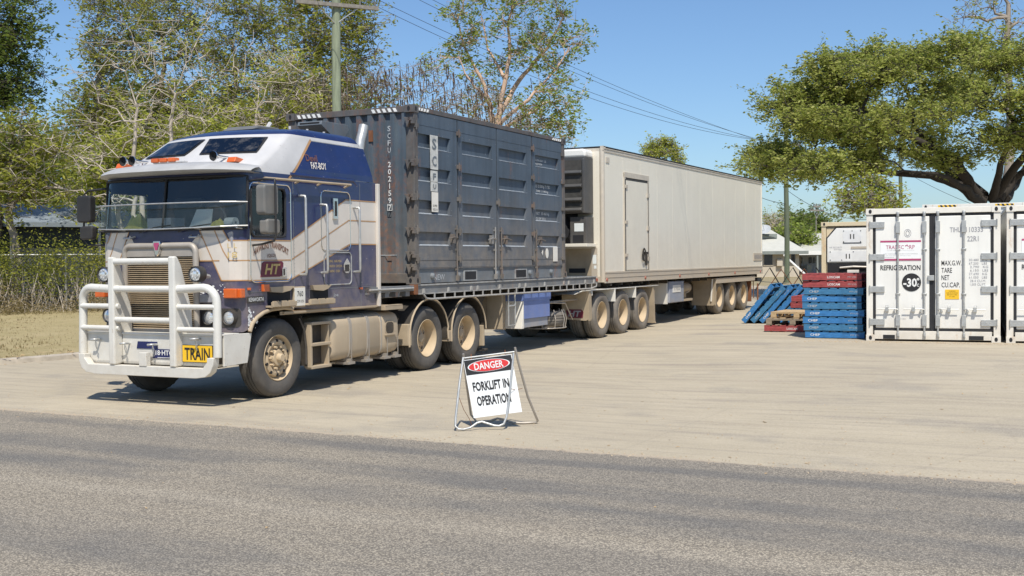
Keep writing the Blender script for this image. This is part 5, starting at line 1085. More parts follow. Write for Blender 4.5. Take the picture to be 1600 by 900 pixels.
fr2 = [(.025,12.13,.845),(.06,12.16,.68),(.16,12.24,.30),(.265,12.30,.03),(.25,12.31,.015),(.12,12.29,.013),(.0,12.28,.02),(-.10,12.30,.05),(-.17,12.33,.06),(-.25,12.36,.03),(-.40,12.38,.02),(-.46,12.36,.10),(-.50,12.27,.45),(-.525,12.14,.78)]
mb.tube([(x,y,z+gs0) for x,y,z in fr2], .0125, 8); mb.build('rear_leg_frame', 'steel', ds, smooth=60)
mb = MB(); mb.tube([(-.575,11.95,.36+gs0),(-.52,12.0,.2+gs0),(-.47,12.08,.10+gs0),(-.44,12.1,.02+gs0)], .003, 4); mb.tube([(-.03,12.0,.42+gs0),(.03,12.05,.40+gs0),(.10,12.19,.40+gs0)], .003, 4)
for x in (-.44,-.08): mb.box(x-.005,x+.005,12.095,12.105,.715+gs0+(x+.5)*.11,.775+gs0+(x+.5)*.11)
mb.build('chain', 'rusty', ds)
# the sheet hangs from the top rod, swung a little sideways
tilt_ = 0.165
rx = Vector((math.cos(.12)*math.cos(.13), .0, math.sin(.12))).normalized(); dn = Vector((.175, -.12, -.98)).normalized(); nn = rx.cross(-dn).normalized()
TL = Vector((-.525, 12.092, .715+gs0))
def SP(a, b, t=0): return TL + rx*a + dn*b + nn*t
SW, SH = .515, .62
mb = MB(); P_ = [SP(0,0,-.003),SP(SW,0,-.003),SP(SW,SH,-.003),SP(0,SH,-.003),SP(0,0,.003),SP(SW,0,.003),SP(SW,SH,.003),SP(0,SH,.003)]
mb.add(P_, [(0,1,2,3),(7,6,5,4),(0,4,5,1),(1,5,6,2),(2,6,7,3),(3,7,4,0)]); sp_ = mb.build('sign_sheet', 'signwhite', ds)
mb = MB(); e = .006; mb.add([SP(e,e,.005),SP(SW-e,e,.005),SP(SW-e,.165,.005),SP(e,.165,.005)], [(3,2,1,0)]); mb.build('black_header', 'ink', sp_)
mb = MB(); 
for r_, t, mi in ((1.0,.007,1),(.94,.009,0)):
    mb.add([SP(SW/2+.225*r_*math.cos(a*PI/20), .085+.063*r_*math.sin(a*PI/20), t) for a in range(40)], [tuple(range(40))], mi)
mb.build('oval', ['signred','signwhite'], sp_)
ut = -dn
text('DANGER', sp_, 'inkwhite', SP(SW/2,.085,.012), rx, ut, .31, .075, bold=.02)
text('FORKLIFT IN', sp_, 'ink', SP(SW/2-.015,.295,.007), rx, ut, .385, .10, bold=.03); text('OPERATION', sp_, 'ink', SP(SW/2-.012,.45,.007), rx, ut, .36, .105, bold=.03)

# ================================================================ PALLETS
def pallet_proto(mat_b, mat_t, txt, kind='solid'):
    o = bpy.data.objects.new('pallet', None); COL.objects.link(o); OFF[o.name] = (0,0,0)
    S = 1.165; rnd = random.Random(hash(mat_b) % 97)
    mb = MB()
    for i in range(7 if kind == 'solid' else 8):
        n = 7 if kind == 'solid' else 8; x = i*(S-.12)/(n-1); mb.box(x,x+.125,-.002,S+.002,.122+rnd.uniform(0,.002),.144)
    mb.build('top_board', mat_t, o)
    if kind == 'solid':
        for y in (.0, .565, 1.125):
            mb = MB(); mb.box(0,S,y,y+.042,.016,.126); b = mb.build('bearer', mat_b, o)
            if y == 0 and txt:
                text(txt, b, 'inkfade' if mat_b == 'ppblue2' else 'inkwhite', (.20 if len(txt) < 5 else .62,-.003,.073), (1,0,0), (0,0,1), .19 if len(txt) < 5 else .24, .046, bold=.01)
                text('PTY LTD', b, 'inkfade', (.98,-.003,.073), (1,0,0), (0,0,1), .16, .03)
    else:
        for y in (.0, .53, 1.06):
            mb = MB()
            for x in (0,.52,1.04): mb.box(x,x+.125,y,y+.10,.021,.105)
            mb.box(0,S,y,y+.1,.105,.121); mb.build('block', mat_b, o)
    mb = MB()
    for x in (.0,.2,.50,.78,1.03): mb.box(x,x+.13,.004,S-.004,.0,.016)
    mb.build('bottom_board', 'ppdark' if kind == 'solid' else mat_t, o)
    return o
PB = pallet_proto('ppblue','ppblue2','CHEP'); PB2 = pallet_proto('ppblue2','ppblue2','CHEP'); PR = pallet_proto('ppred','ppred','LOSCAM'); PW = pallet_proto('wood','wood','', 'block'); PG = pallet_proto('oldwood','oldwood','', 'block')
used = set()
def put_pallet(proto, x, y, z, rz, label, group=None, ry=0):
    o = proto if proto.name not in used else copy_tree(proto)
    used.add(o.name); used.add(proto.name)
    o.matrix_world = Matrix.Translation((x, y, z)) @ Matrix.Rotation(rz, 4, 'Z') @ Matrix.Rotation(ry, 4, 'Y')
    o['label'] = label; o['category'] = 'pallet'
    if group: o['group'] = group
    return o
GB = 'blue pallets in the tall stack'; A0 = -.425
rnd = random.Random(11)
names_ = ['bottom','second from bottom','third from bottom','middle','fifth from bottom','sixth from bottom','topmost']
g0 = gz(6.5, 23.5)
for i in range(7):
    o = put_pallet([PB,PB2,PB,PB,PB2,PB,PB2][i], 5.97+rnd.uniform(-.03,.03)+(.02 if i == 0 else -.01), 23.33+rnd.uniform(-.03,.02), g0+i*.1465, A0+rnd.uniform(-.02,.02), 'blue pallet, %s of the seven in the tall stack beside the white container' % names_[i], GB)
for i in range(2): put_pallet(PR, 5.93+(.0 if i else .02), 23.36-.03*i, g0+(7+i)*.1465, A0+(-.02, .025)[i], ('lower red pallet lying on top of the tall blue stack', 'upper red pallet, the highest of the tall pallet stack')[i], 'red pallets')
g1 = gz(6, 25.5)
put_pallet(PR, 5.62, 25.46, g1, A0, 'red pallet on the ground under the two bare wood pallets', 'red pallets')
put_pallet(PG, 5.66, 25.45, g1+.1465, A0+.03, 'grey weathered wood pallet between a red pallet and a pale one')
put_pallet(PW, 5.80, 25.60, g1+.293, A0-.10, 'pale new wood pallet on top of the low stack')
for i in range(5): put_pallet(PB2 if i < 3 else PR, 6.55+.02*i*(i > 2), 27.10, g1+i*.1465, A0-.05, ('weathered blue pallet at the bottom of the stack behind the bare wood pallets','weathered blue pallet second in the stack behind the bare wood pallets','weathered blue pallet third in the stack behind the bare wood pallets','dark red pallet half hidden behind the tall blue stack, lower one','dark red pallet half hidden behind the tall blue stack, upper one')[i], 'pallets behind')
nm = ['leftmost','second from left','third from left','fourth from left','rightmost']
dx_, dy_ = math.cos(A0), math.sin(A0)
for i in range(5):
    k = i*.225; put_pallet([PB,PB2,PB,PB,PB][i], 5.75+.10+k*dx_, 28.6+k*dy_*.7, g1+.0, A0*1.05, 'blue pallet leaning on its edge, %s of the five leaning ones' % nm[i], 'leaning blue pallets', ry=-R(51-(3 if i == 1 else 0)-i))
# expanding barrier behind the pallets
bx, by = 6.67, 31.0; gb0 = gz(bx, by)
br = thing('folding_barrier', 'black and rusty zigzag folding barrier standing behind the leaning pallets', 'barrier', FI, (bx+.7, by, gb0))
mb = MB()
for k in range(3):
    x = bx+.33+k*.63
    mb.tube([(x-.40,by,gb0+.76),(x,by,gb0+1.37),(x+.63,by,gb0+.30)], .020, 5); mb.tube([(x,by-.01,gb0+.12),(x+.5,by-.01,gb0+.9)], .016, 5)
mb.tube([(bx,by,gb0),(bx,by,gb0+.95)], .022, 6, 1); mb.build('black_bar', ['ink','rusty'], br)
mb = MB()
for k in range(3):
    x = bx+.65+k*.63; mb.tube([(x-.5,by+.05,gb0+.6),(x,by+.05,gb0+1.33),(x+.5,by+.05,gb0+.6)], .018, 5)
mb.build('rusty_bar', 'rusty', br)
# ================================================================ GROUND
O_ = Vector((-.01, 10.82)); E1 = Vector((.893, -.450)); T1 = Vector((.450, .893))
def RT(s, t): return (O_.x+E1.x*s+T1.x*t, O_.y+E1.y*s+T1.y*t)
def strip(name, mat, s0, s1, ns, ts, lift, mod=None):
    mb = MB(); rows = []
    for t in ts:
        row = []
        for i in range(ns+1):
            s = s0+(s1-s0)*i/ns; x, y = RT(s, t); tt = t + (mod(s, t) if mod else 0); row.append((s, tt, gz(x, y)+lift))
        rows.append(row)
    mb.grid(rows); o = mb.build(name, mat, None, (0,0,0), smooth=60)
    o.location = (O_.x, O_.y, 0); o.rotation_euler = (0, 0, math.atan2(E1.y, E1.x)); struct(o); return o
edge = lambda s, t: (.035*math.sin(s*1.7)+.025*math.sin(s*4.3+1)+.015*math.sin(s*11)) if abs(t) < 1e-6 else 0
strip('road', 'road', -60, 60, 480, [-40,-20,-12,-8,-5,-3,-1.5,-.7,0], .004, edge)
strip('yard', 'yard', -60, 60, 240, [-.3,0,.7,1.5,3,5,8,11,14,18,22,26,30,36,44,50], 0)
mb = MB(); rows = []
ys = [-200,-60,-20,0,10,20,30,40,50,60,70,80,120,300,800,2500]; xs = [-2500,-800,-300,-120,-60,-30,-15,-5,0,5,10,20,40,80,200,800,2500]
mb.grid([[(x, y, gz(x, y)-.06) for x in xs] for y in ys]); struct(mb.build('ground', 'farground', None, (0,0,0)))
# verge beyond the yard on the left, with a kerb round its corner
kc = [(-40,2),(-20,13.2),(-12.5,17.4),(-10.4,18.9),(-9.1,20.2),(-8.2,21.3),(-7.2,23.4),(-5.9,26.6),(-3.5,32),(2,43.5),(3.8,47.0)]
def smooth_path(p, n=3):
    for _ in range(n):
        q = [p[0]]
        for a, b in zip(p[:-1], p[1:]): q += [(a[0]*.75+b[0]*.25, a[1]*.75+b[1]*.25), (a[0]*.25+b[0]*.75, a[1]*.25+b[1]*.75)]
        p = q+[p[-1]]
    return p
kp = smooth_path(kc)
def offp(p, d):
    o = []
    for i in range(len(p)):
        a = Vector(p[max(i-1, 0)]); b = Vector(p[min(i+1, len(p)-1)]); t = (b-a).normalized(); o.append((p[i][0]-t.y*d, p[i][1]+t.x*d))
    return o
mb = MB(); k0, k1 = offp(kp, .0), offp(kp, .22)
mb.grid([[(x, y, gz(x, y)-.03) for x, y in k0], [(x, y, gz(x, y)+.075) for x, y in offp(kp, .03)], [(x, y, gz(x, y)+.095) for x, y in offp(kp, .08)], [(x, y, gz(x, y)+.095) for x, y in k1], [(x, y, gz(x, y)-.03) for x, y in k1]]); struct(mb.build('kerb', 'kerb', None, (0,0,0), smooth=50))
def nz(x, y): return .03*math.sin(x*.7+y*.3)+.02*math.sin(x*1.9-y*1.1)
mb = MB(); rows = []
for d in (.22,1,2.5,4.5,7,10,14,20,30,45): rows.append([(x, y, gz(x, y)+.09+(nz(x, y) if d > .3 else 0)+.012*min(d, 14)) for x, y in offp(kp, d)] if d < 11 else [(x-(d-10)*.89, y+(d-10)*.45, gz(x, y)+.09+.012*14) for x, y in offp(kp, 10)])
mb.grid(rows); struct(mb.build('grass_verge', 'drygrass', None, (0,0,0), smooth=60))
# grass tufts on the verge, leaf litter
def inverge(x, y):
    best = None
    for i in range(0, len(kp)-1, 2):
        a = Vector(kp[i]); b = Vector(kp[min(i+2, len(kp)-1)]); t = b-a; L = t.length_squared or 1; u = max(0, min(1, (Vector((x, y))-a).dot(t)/L)); c = a+t*u; dd = (Vector((x, y))-c)
        s = (-t.y*dd.x+t.x*dd.y); 
        if best is None or dd.length < best[0]: best = (dd.length, s)
    return best[0] if best[1] > 0 else -best[0]
def blades(name, pts, h, mat, n=5, w=.012):
    rnd = np.random.default_rng(3); V = []; F = []
    for (x, y, z) in pts:
        for _ in range(n):
            a = rnd.uniform(0, 2*PI); l = rnd.uniform(0, .7)*h; hh = h*rnd.uniform(.5, 1.2); ox, oy = rnd.normal(0, .04, 2); px, py = math.sin(a)*w, math.cos(a)*w
            b = len(V); V += [(x+ox-px, y+oy-py, z), (x+ox+px, y+oy+py, z), (x+ox+math.cos(a)*l, y+oy+math.sin(a)*l, z+hh)]; F.append((b, b+1, b+2))
    mb = MB(); mb.add(V, F); o = mb.build(name, mat, None, (0,0,0), norm=False); o['kind'] = 'stuff'; return o
rnd = random.Random(21); pts = []
while len(pts) < 5200:
    x = rnd.uniform(-24, -6); y = rnd.uniform(14, 36); d = inverge(x, y)
    if d > .15 and y > 17: pts.append((x, y, gz(x, y)+.09+.012*min(d, 14)-.02))
blades('grass', pts, .07, 'dryleaf', 4, .010)
# loose leaves on the concrete, kerb and road
mb = MB(); rnd = random.Random(5)
def leaf(mb, x, y, z, s, mi=0):
    a = rnd.uniform(0, 2*PI); c, d = math.cos(a), math.sin(a); k = rnd.uniform(.25, .5)
    mb.add([(x-c*s, y-d*s, z+.004), (x-d*s*k, y+c*s*k, z+.004+rnd.uniform(0,.3)*s), (x+c*s, y+d*s, z+.004+rnd.uniform(0,.3)*s), (x+d*s*k, y-c*s*k, z+.006)], [(0,1,2,3)], mi)
for i in range(170):
    x, y = RT(rnd.uniform(-9, 9), abs(rnd.gauss(0, 5))+.1); leaf(mb, x, y, gz(x, y), rnd.choice((.012,.018,.025,.035)))
for i in range(60):
    x, y = RT(rnd.uniform(-9, 9), rnd.uniform(-5, 0)); leaf(mb, x, y, gz(x, y)+.005, rnd.choice((.008,.012,.02)))
for i in range(1500):
    k = rnd.randrange(len(kp)-1); x, y = kp[k]; d = rnd.choice((rnd.gauss(.1,.12), rnd.uniform(0,8), rnd.gauss(7.5,.8))); p = offp(kp[max(0,k-1):k+2], d)[min(k,1)]; leaf(mb, p[0]+rnd.uniform(-.4,.4), p[1]+rnd.uniform(-.4,.4), gz(*p)+(.10+.012*max(0,min(d,14)) if d > 0 else .0), rnd.uniform(.02,.06))
o = mb.build('leaf_litter', 'litter', None, (0,0,0), norm=False); o['kind'] = 'stuff'
mb = MB(); rnd = random.Random(8)
def stone(x, y, z, s):
    a = rnd.uniform(0, PI); p = [(x+s*rnd.uniform(.6,1)*math.cos(a+k*PI/2), y+s*rnd.uniform(.6,1)*math.sin(a+k*PI/2), z) for k in range(4)]; mb.add(p+[(x, y, z+s*.8)], [(0,1,4),(1,2,4),(2,3,4),(3,0,4)])
for i in range(1800):
    x, y = RT(rnd.uniform(-10, 9), rnd.gauss(.02, .10) if i < 1100 else abs(rnd.gauss(0, 4))); stone(x, y, gz(x, y)+.003, rnd.choice((.005,.007,.010,.014)))
for i in range(700):
    u = rnd.gauss(-.35, .12); v = rnd.uniform(-3, 3.6); p = FW.P(u, v, 0); stone(p[0], p[1], gz(p[0], p[1])+.002, rnd.choice((.008,.012,.02)))
o = mb.build('gravel', 'dusty', None, (0,0,0), norm=False); o['kind'] = 'stuff'
# ================================================================ FENCE, SHED, HEDGE
FA, FB = Vector((-24.5, 31.3)), Vector((-4.6, 43.2)); fd_ = (FB-FA).normalized(); FL_ = (FB-FA).length
ffr = Frame(FA.x, FA.y, math.atan2(fd_.x, fd_.y))
fg = gz(-14, 35)+.22
fn = thing('chain_link_fence', 'chain link fence with a top rail along the left verge, overgrown with vines', 'fence', ffr, (FL_/2, 0, fg))
mb = MB(); mb.tube([(0,0,fg+1.85),(FL_,0,fg+1.85)], .028, 6); mb.build('top_rail', 'galv', fn)
for i in range(9):
    mb = MB(); mb.cyl((i*FL_/8,0,fg-.1),(i*FL_/8,0,fg+1.9), .035, 8); mb.build('post', 'galv', fn)
mb = MB(); q = .11; n = int(FL_/q)
for i in range(-17, n):
    for s_ in (1, -1):
        x0, x1 = i*q, i*q+1.8; z0, z1 = 0, 1.8
        if x0 < 0: z0 = -x0; x0 = 0
        if x1 > FL_: z1 -= x1-FL_; x1 = FL_
        a = (x0, .0, fg+.03+(z0 if s_ > 0 else 1.8-z0)); b = (x1, .0, fg+.03+(z1 if s_ > 0 else 1.8-z1)); w = .0035
        mb.add([(a[0],a[1],a[2]-w),(b[0],b[1],b[2]-w),(b[0],b[1],b[2]+w),(a[0],a[1],a[2]+w)], [(0,1,2,3)])
mb.build('wire_mesh', 'fencewire', fn, norm=False)
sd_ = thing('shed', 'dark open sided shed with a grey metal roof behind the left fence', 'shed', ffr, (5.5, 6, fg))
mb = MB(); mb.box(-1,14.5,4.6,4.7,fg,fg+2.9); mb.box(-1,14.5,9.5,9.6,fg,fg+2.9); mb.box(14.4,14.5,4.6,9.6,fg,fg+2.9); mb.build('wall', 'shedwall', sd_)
mb = MB(); mb.prism([(4.2,2.95),(7.2,3.75),(10,2.95),(10,3.02),(7.2,3.83),(4.2,3.02)], lambda p, t: (t, p[0], fg+p[1]), -1.4, 14.9); mb.box(-1.4,14.9,4.15,4.2,fg+2.88,fg+3.04); mb.build('roof', 'shedroof', sd_)
mb = MB()
for u in (1.5,4.5,7.5,10.5,13.5): mb.box(u,u+.1,4.52,4.6,fg,fg+2.95)
mb.build('post', 'steel', sd_)
mb = MB()
for u in (3.0,9.0): mb.box(u,u+1.2,4.57,4.6,fg+1.0,fg+2.5)
mb.build('shutter', 'housetrim', sd_)

# ================================================================ TREES
def leaves_mesh(name, mat, P, size, rng, parent, off, flat=.35, elong=1.9, double=False):
    n = len(P); P = np.asarray(P)
    a = rng.uniform(0, 2*PI, n); b = rng.normal(0, flat, n)
    d = np.stack([np.cos(a)*np.cos(b), np.sin(a)*np.cos(b), np.sin(b)-.25], 1); d /= np.linalg.norm(d, axis=1)[:, None]
    r = rng.normal(0, 1, (n, 3)); r[:, 2] *= 1.1; s = np.cross(d, r); s /= np.linalg.norm(s, axis=1)[:, None]+1e-9
    L = size*rng.uniform(.6, 1.3, n)[:, None]; W = L/elong
    v = np.stack([P-d*L*.5, P+s*W*.5-d*L*.05, P+d*L*.5, P-s*W*.5-d*L*.05], 1).reshape(-1, 3) - np.array(off)
    me = bpy.data.meshes.new(name); me.vertices.add(4*n); me.vertices.foreach_set('co', v.astype('f').ravel())
    me.loops.add(4*n); me.loops.foreach_set('vertex_index', np.arange(4*n, dtype='i')); me.polygons.add(n)
    me.polygons.foreach_set('loop_start', np.arange(0, 4*n, 4, dtype='i')); me.polygons.foreach_set('loop_total', np.full(n, 4, dtype='i'))
    me.materials.append(MT[mat]); me.update(); me.validate()
    o = bpy.data.objects.new(name, me); COL.objects.link(o); 
    if parent: o.parent = parent
    return o
def jitpath(a, b, k, amp, rng, sag=0):
    a = np.array(a, float); b = np.array(b, float); L = np.linalg.norm(b-a); o = [a]
    w = np.zeros(3)
    for i in range(1, k):
        t = i/k; w = w*.6+rng.normal(0, amp*L/k, 3); o.append(a+(b-a)*t+w*math.sin(PI*t)*1.6+np.array([0,0,sag*L*math.sin(PI*t)]))
    return o+[b]
def tree(name, label, base, trunk, clumps, bark, leafm, seed, nb=14, nt=5, nl=10, lsize=.22, spread=.45, r0=.25, jit=.25, sag=0.0, flat=.35, group=None, fork=None, tw=.014, cat='tree', mains=(), lean=(0,0), elong=1.9, bare=0.0, limb=.42):
    """trunk: list of (dx,dy,z); clumps: (x,y,z,rx,ry,rz) relative to the base"""
    rng = np.random.default_rng(seed); base = np.array(base, float)
    root = bpy.data.objects.new(name, None); COL.objects.link(root); root.location = base; tag(root, label, cat, group)
    tr = MB(); tp = [np.array(p, float) for p in trunk]; k = len(tp)
    fine = []
    for a, b in zip(tp[:-1], tp[1:]): fine += jitpath(a, b, 4, .10, rng)[:-1]
    fine.append(tp[-1]); rr_ = [r0*(1-.62*i/(len(fine)-1)) for i in range(len(fine))]; rr_[0] *= 1.3
    tr.tube(fine, rr_, 10)
    nodes = [(p, r) for p, r in zip(fine, rr_)]; start = int(len(fine)*.45)
    for mp, ra, rb in mains:
        f = [np.array(mp[0], float)]
        for a, b in zip(mp[:-1], mp[1:]): f += jitpath(a, b, 4, .07, rng)[1:]
        rs = [ra+(rb-ra)*(i/(len(f)-1))**.8 for i in range(len(f))]; tr.tube(f, rs, 9); nodes += list(zip(f, rs))[3:]
    if mains: start = len(fine)
    tips = []
    cl = sorted(clumps, key=lambda c: math.hypot(c[0]-tp[-1][0], c[1]-tp[-1][1])+abs(c[2]-tp[-1][2])*.3)
    for c in cl:
        cc = np.array(c[:3]); rad = np.array(c[3:6])
        cand = nodes[start:]
        best = min(cand, key=lambda q: np.linalg.norm((q[0]-cc)*np.array([1,1,1.0]))+(3.0 if q[0][2] > cc[2] else 0)+ (0 if q[1] > .03 else 1))
        k_ = max(4, int(np.linalg.norm(cc-best[0])/.6)); path = jitpath(best[0], cc, k_, jit, rng, sag); r_ = max(.025, min(best[1]*.8, r0*limb))
        rs = [r_*(1-.65*i/k_) for i in range(k_+1)]; tr.tube(path, rs, 7); ln = list(zip(path, rs)); nodes += ln[1:]
        loc = ln[len(ln)//2:]
        nb_ = max(3, int(nb*(.75+.5*rng.random())))
        for _ in range(nb_):
            d = rng.normal(0, 1, 3); d /= np.linalg.norm(d); e = cc+d*rad*rng.uniform(.55, 1.0)
            if e[2] < .3: e[2] = .3
            q = min(loc, key=lambda q: np.linalg.norm(q[0]-e)+rng.random()*.8); pa = jitpath(q[0], e, 4, jit*1.1, rng); r2 = max(tw*1.2, min(q[1]*.6, .05)); tr.tube(pa, [r2, r2*.8, r2*.65, r2*.5, r2*.35], 4, cap=False)
            for _ in range(nt):
                s = pa[rng.integers(1, 5)]; f = s+rng.normal(0, spread, 3)*np.array([1,1,.7]); mid = (s+f)/2+rng.normal(0, spread*.2, 3); tr.tube([s, mid, f], [tw, tw*.7, tw*.35], 3, cap=False)
                if rng.random() >= bare: tips.append((mid, f))
    tr.build('trunk', bark, root, (0,0,0), smooth=60, norm=False)
    if nl and tips:
        M = np.array([m for m, f in tips]); Fp = np.array([f for m, f in tips]); n = len(tips)
        t = rng.uniform(0, 1.15, (n, nl, 1)); P = M[:, None]*(1-t)+Fp[:, None]*t+rng.normal(0, lsize*.5, (n, nl, 3)); leaves_mesh('crown', leafm, P.reshape(-1, 3), lsize, rng, root, (0,0,0), flat, elong)
    return root, tips
def rc(rng_, n, cx, cy, cz, sx, sy, sz, r): return [(cx+rng_.uniform(-sx, sx), cy+rng_.uniform(-sy, sy), cz+rng_.uniform(-sz, sz), r*rng_.uniform(.7, 1.25), r*rng_.uniform(.7, 1.25), r*rng_.uniform(.55, .95)) for _ in range(n)]
F_ = 1784.28
def W_(px, Y): return (px-800)/F_*Y                 # plain measuring aid: metres right of the lens axis at distance Y
def H_(py, Y): return EYE+(404-py)/F_*Y
q = random.Random(2)
# broad spreading rain tree on the right
Y = 46.0
tx = W_(1555, Y)
cl = []
for px, py, dy, rx, rz in [(1200,262,0,1.5,.55),(1215,235,3,1.5,.6),(1235,275,-3,1.5,.5),(1235,165,1,1.5,.6),(1250,205,-2,1.6,.6),(1265,140,2,1.5,.6),(1280,250,2,1.8,.6),(1300,105,0,1.7,.65),(1310,180,4,1.8,.7),(1320,215,-3,1.8,.6),
    (1345,262,0,1.6,.4),(1350,130,-2,1.9,.7),(1365,90,1,1.7,.6),(1375,230,2,2.0,.6),(1385,165,5,2,.8),(1410,110,-1,1.9,.7),(1420,200,-4,2.1,.7),(1430,85,2,1.8,.6),(1440,255,-2,1.9,.55),(1455,150,0,2.0,.8),(1475,215,3,2,.7),(1480,90,-1,1.9,.7),(1495,125,-4,2,.8),
    (1505,180,-5,2,.7),(1520,235,-4,2.1,.6),(1530,80,1,1.9,.7),(1545,140,3,2.2,.8),(1560,195,-5,2.2,.8),(1580,100,-2,2,.8),(1590,240,-4,2,.6),(1610,150,-4,2.3,.9),(1620,210,0,2.3,.8),(1650,120,0,2.4,.9),(1680,190,-3,2.4,.9),(1700,240,2,2.3,.8),(1260,225,5,1.5,.5),(1300,140,0,1.5,.5),(1335,160,1,1.6,.5),(1285,190,1,1.5,.5),(1350,200,2,1.6,.5),(1400,140,7,2,.8),(1500,150,8,2.2,.8),(1600,90,7,2.2,.8)]:
    cl.append(((px-1555)/F_*Y, dy, H_(py, Y)-gz(tx, Y), rx*.95, 1.8, rz*.8))
def PX(p, px0, Y, g): return ((p[0]-px0)/F_*Y, (p[2] if len(p) > 2 else 0), H_(p[1], Y)-g)
gR = gz(tx, Y)
MN = [([(1540,322),(1500,296),(1455,280),(1400,272,1),(1330,258,1),(1250,268)],.34,.07),([(1530,315),(1480,262,-1),(1430,240,-1.5),(1375,205,-1),(1320,178,-1),(1262,158)],.34,.06),([(1560,318),(1585,285),(1620,262,-1),(1680,230,-2)],.32,.08),
      ([(1538,312),(1500,240,2),(1470,190,3),(1440,130,2),(1400,105,1)],.28,.05),([(1555,315),(1575,240,-2),(1570,180,-3),(1550,120,-2)],.28,.06),([(1535,320),(1470,302,-2),(1420,285,-3),(1360,282,-3)],.24,.05),([(1550,318),(1530,270,-2),(1515,215,-4),(1470,170,-4)],.26,.05),([(1570,318),(1640,290,3),(1700,200,4)],.3,.08),([(1540,312),(1470,230,4),(1400,190,5),(1300,150,4)],.24,.05)]
MN = [([PX(p, 1555, Y, gR) for p in mp], a_*.72, b_*.6) for mp, a_, b_ in MN]
tree('rain_tree', 'broad spreading tree with dark heavy limbs above the white containers', (tx, Y, gR), [(0,0,0),(-.1,0,1.5),(0,0,3.0),(0,0,3.9)], cl, 'barkdark', 'leafD', 4, nb=24, nt=7, nl=20, lsize=.15, spread=.46, r0=.55, jit=.2, sag=-.02, flat=.25, tw=.012, limb=.12, mains=MN, elong=2.2)
# taller thin tree behind it
Y = 62; tx = W_(1570, Y); g_ = gz(tx, Y)
cl = [((px-1570)/F_*Y, dy, H_(py, Y)-g_, 1.2, 1.4, .9) for px, py, dy in ((1505,35,0),(1520,60,1),(1545,20,0),(1560,70,-1),(1575,0,1),(1590,45,0),(1600,-10,0),(1530,-5,1),(1620,30,0),(1585,95,1),(1610,80,-1),(1560,-30,0),(1540,95,0))]
tree('open_crowned_tree', 'tall thin tree with pale branches rising behind the broad tree at the right edge', (tx, Y, g_), [(0,0,0),(.2,0,6),(0,0,12),(.2,0,15)], cl, 'barkgrey', 'leafA', 8, nb=6, nt=4, nl=5, lsize=.17, spread=.45, r0=.30, jit=.22, bare=.2)
# light green bush tree under the canopy
Y = 41; tx = W_(1360, Y); g_ = gz(tx, Y)
cl = [((px-1360)/F_*Y, dy, H_(py, Y)-g_, .6, .8, .4) for px, py, dy in ((1325,308,0),(1340,296,.5),(1362,288,0),(1385,300,0),(1398,318,.5),(1350,318,-.5),(1375,322,0),(1330,330,0),(1392,340,0))]
tree('small_tree', 'small yellow green tree under the canopy, above the yellowed container', (tx, Y, g_), [(0,0,0),(.1,0,2),(0,0,3)], cl, 'barkgrey', 'leafC', 9, nb=12, nt=5, nl=6, lsize=.14, spread=.3, r0=.12)
# dome tree beyond the reefer trailer
Y = 72; tx = W_(1040, Y); g_ = gz(tx, Y)
cl = [((px-1040)/F_*Y, dy, H_(py, Y)-g_, .55, .8, .4) for px, py, dy in ((1018,240,0),(1022,230,.6),(1035,225,0),(1050,228,0),(1058,238,.5),(1040,240,-.5),(1062,250,0),(1022,250,0),(1050,262,0),(1008,252,0))]
tree('dome_tree', 'small domed tree showing above the long cream trailer', (tx, Y, g_), [(0,0,0),(.1,0,3.5),(0,0,6)], cl, 'barkgrey', 'leafC', 10, nb=14, nt=5, nl=7, lsize=.15, spread=.3, r0=.15)
# gum tree in the middle
Y = 50; tx = W_(778, Y); g_ = gz(tx, Y)
cl = [((px-778)/F_*Y, dy, H_(py, Y)-g_, 1.15, 1.4, .85) for px, py, dy in ((730,15,0),(760,-10,1),(800,5,0),(840,10,-1),(880,20,0),(895,60,0),(880,95,1),(860,50,1),(830,45,1),(790,40,-1),(750,60,0),(722,70,.5),(845,85,-1),(812,80,0),(775,90,1),(868,130,0),(885,160,.3),(850,150,-1),(878,190,0),(835,165,1),(855,195,.5),(800,150,1),(740,110,0),(820,190,-1),(700,90,0),(905,70,0),(740,-30,0),(870,-20,0),(745,165,0),(890,215,0),(825,-30,0))]
MG = [([(775,212),(768,160),(748,110),(728,70),(712,25)],.13,.03),([(778,205),(790,140),(800,90),(797,40),(808,-15)],.14,.03),([(776,190),(815,120,1),(845,85,1),(870,55),(885,20)],.13,.03),([(777,200),(830,160,-1),(862,120),(893,75)],.10,.025),([(776,208),(825,185,-1),(862,160),(882,165)],.09,.02),([(772,170),(745,140,-1),(722,95,-1)],.08,.02),([(790,120),(765,70,1),(755,20,1)],.08,.02)]
MG = [([PX(p, 778, Y, g_) for p in mp], a_, b_) for mp, a_, b_ in MG]
tree('gum_tree', 'open gum tree with pinkish bare limbs behind the slate blue container', (tx, Y, g_), [(0,0,0),(.15,0,3),(-.1,0,5.5),(-.1,0,7)], cl, 'barkgum', 'leafG', 12, nb=9, nt=4, nl=14, lsize=.18, spread=.42, r0=.28, jit=.2, bare=.2, elong=2.6, limb=.13, tw=.010, mains=MG)
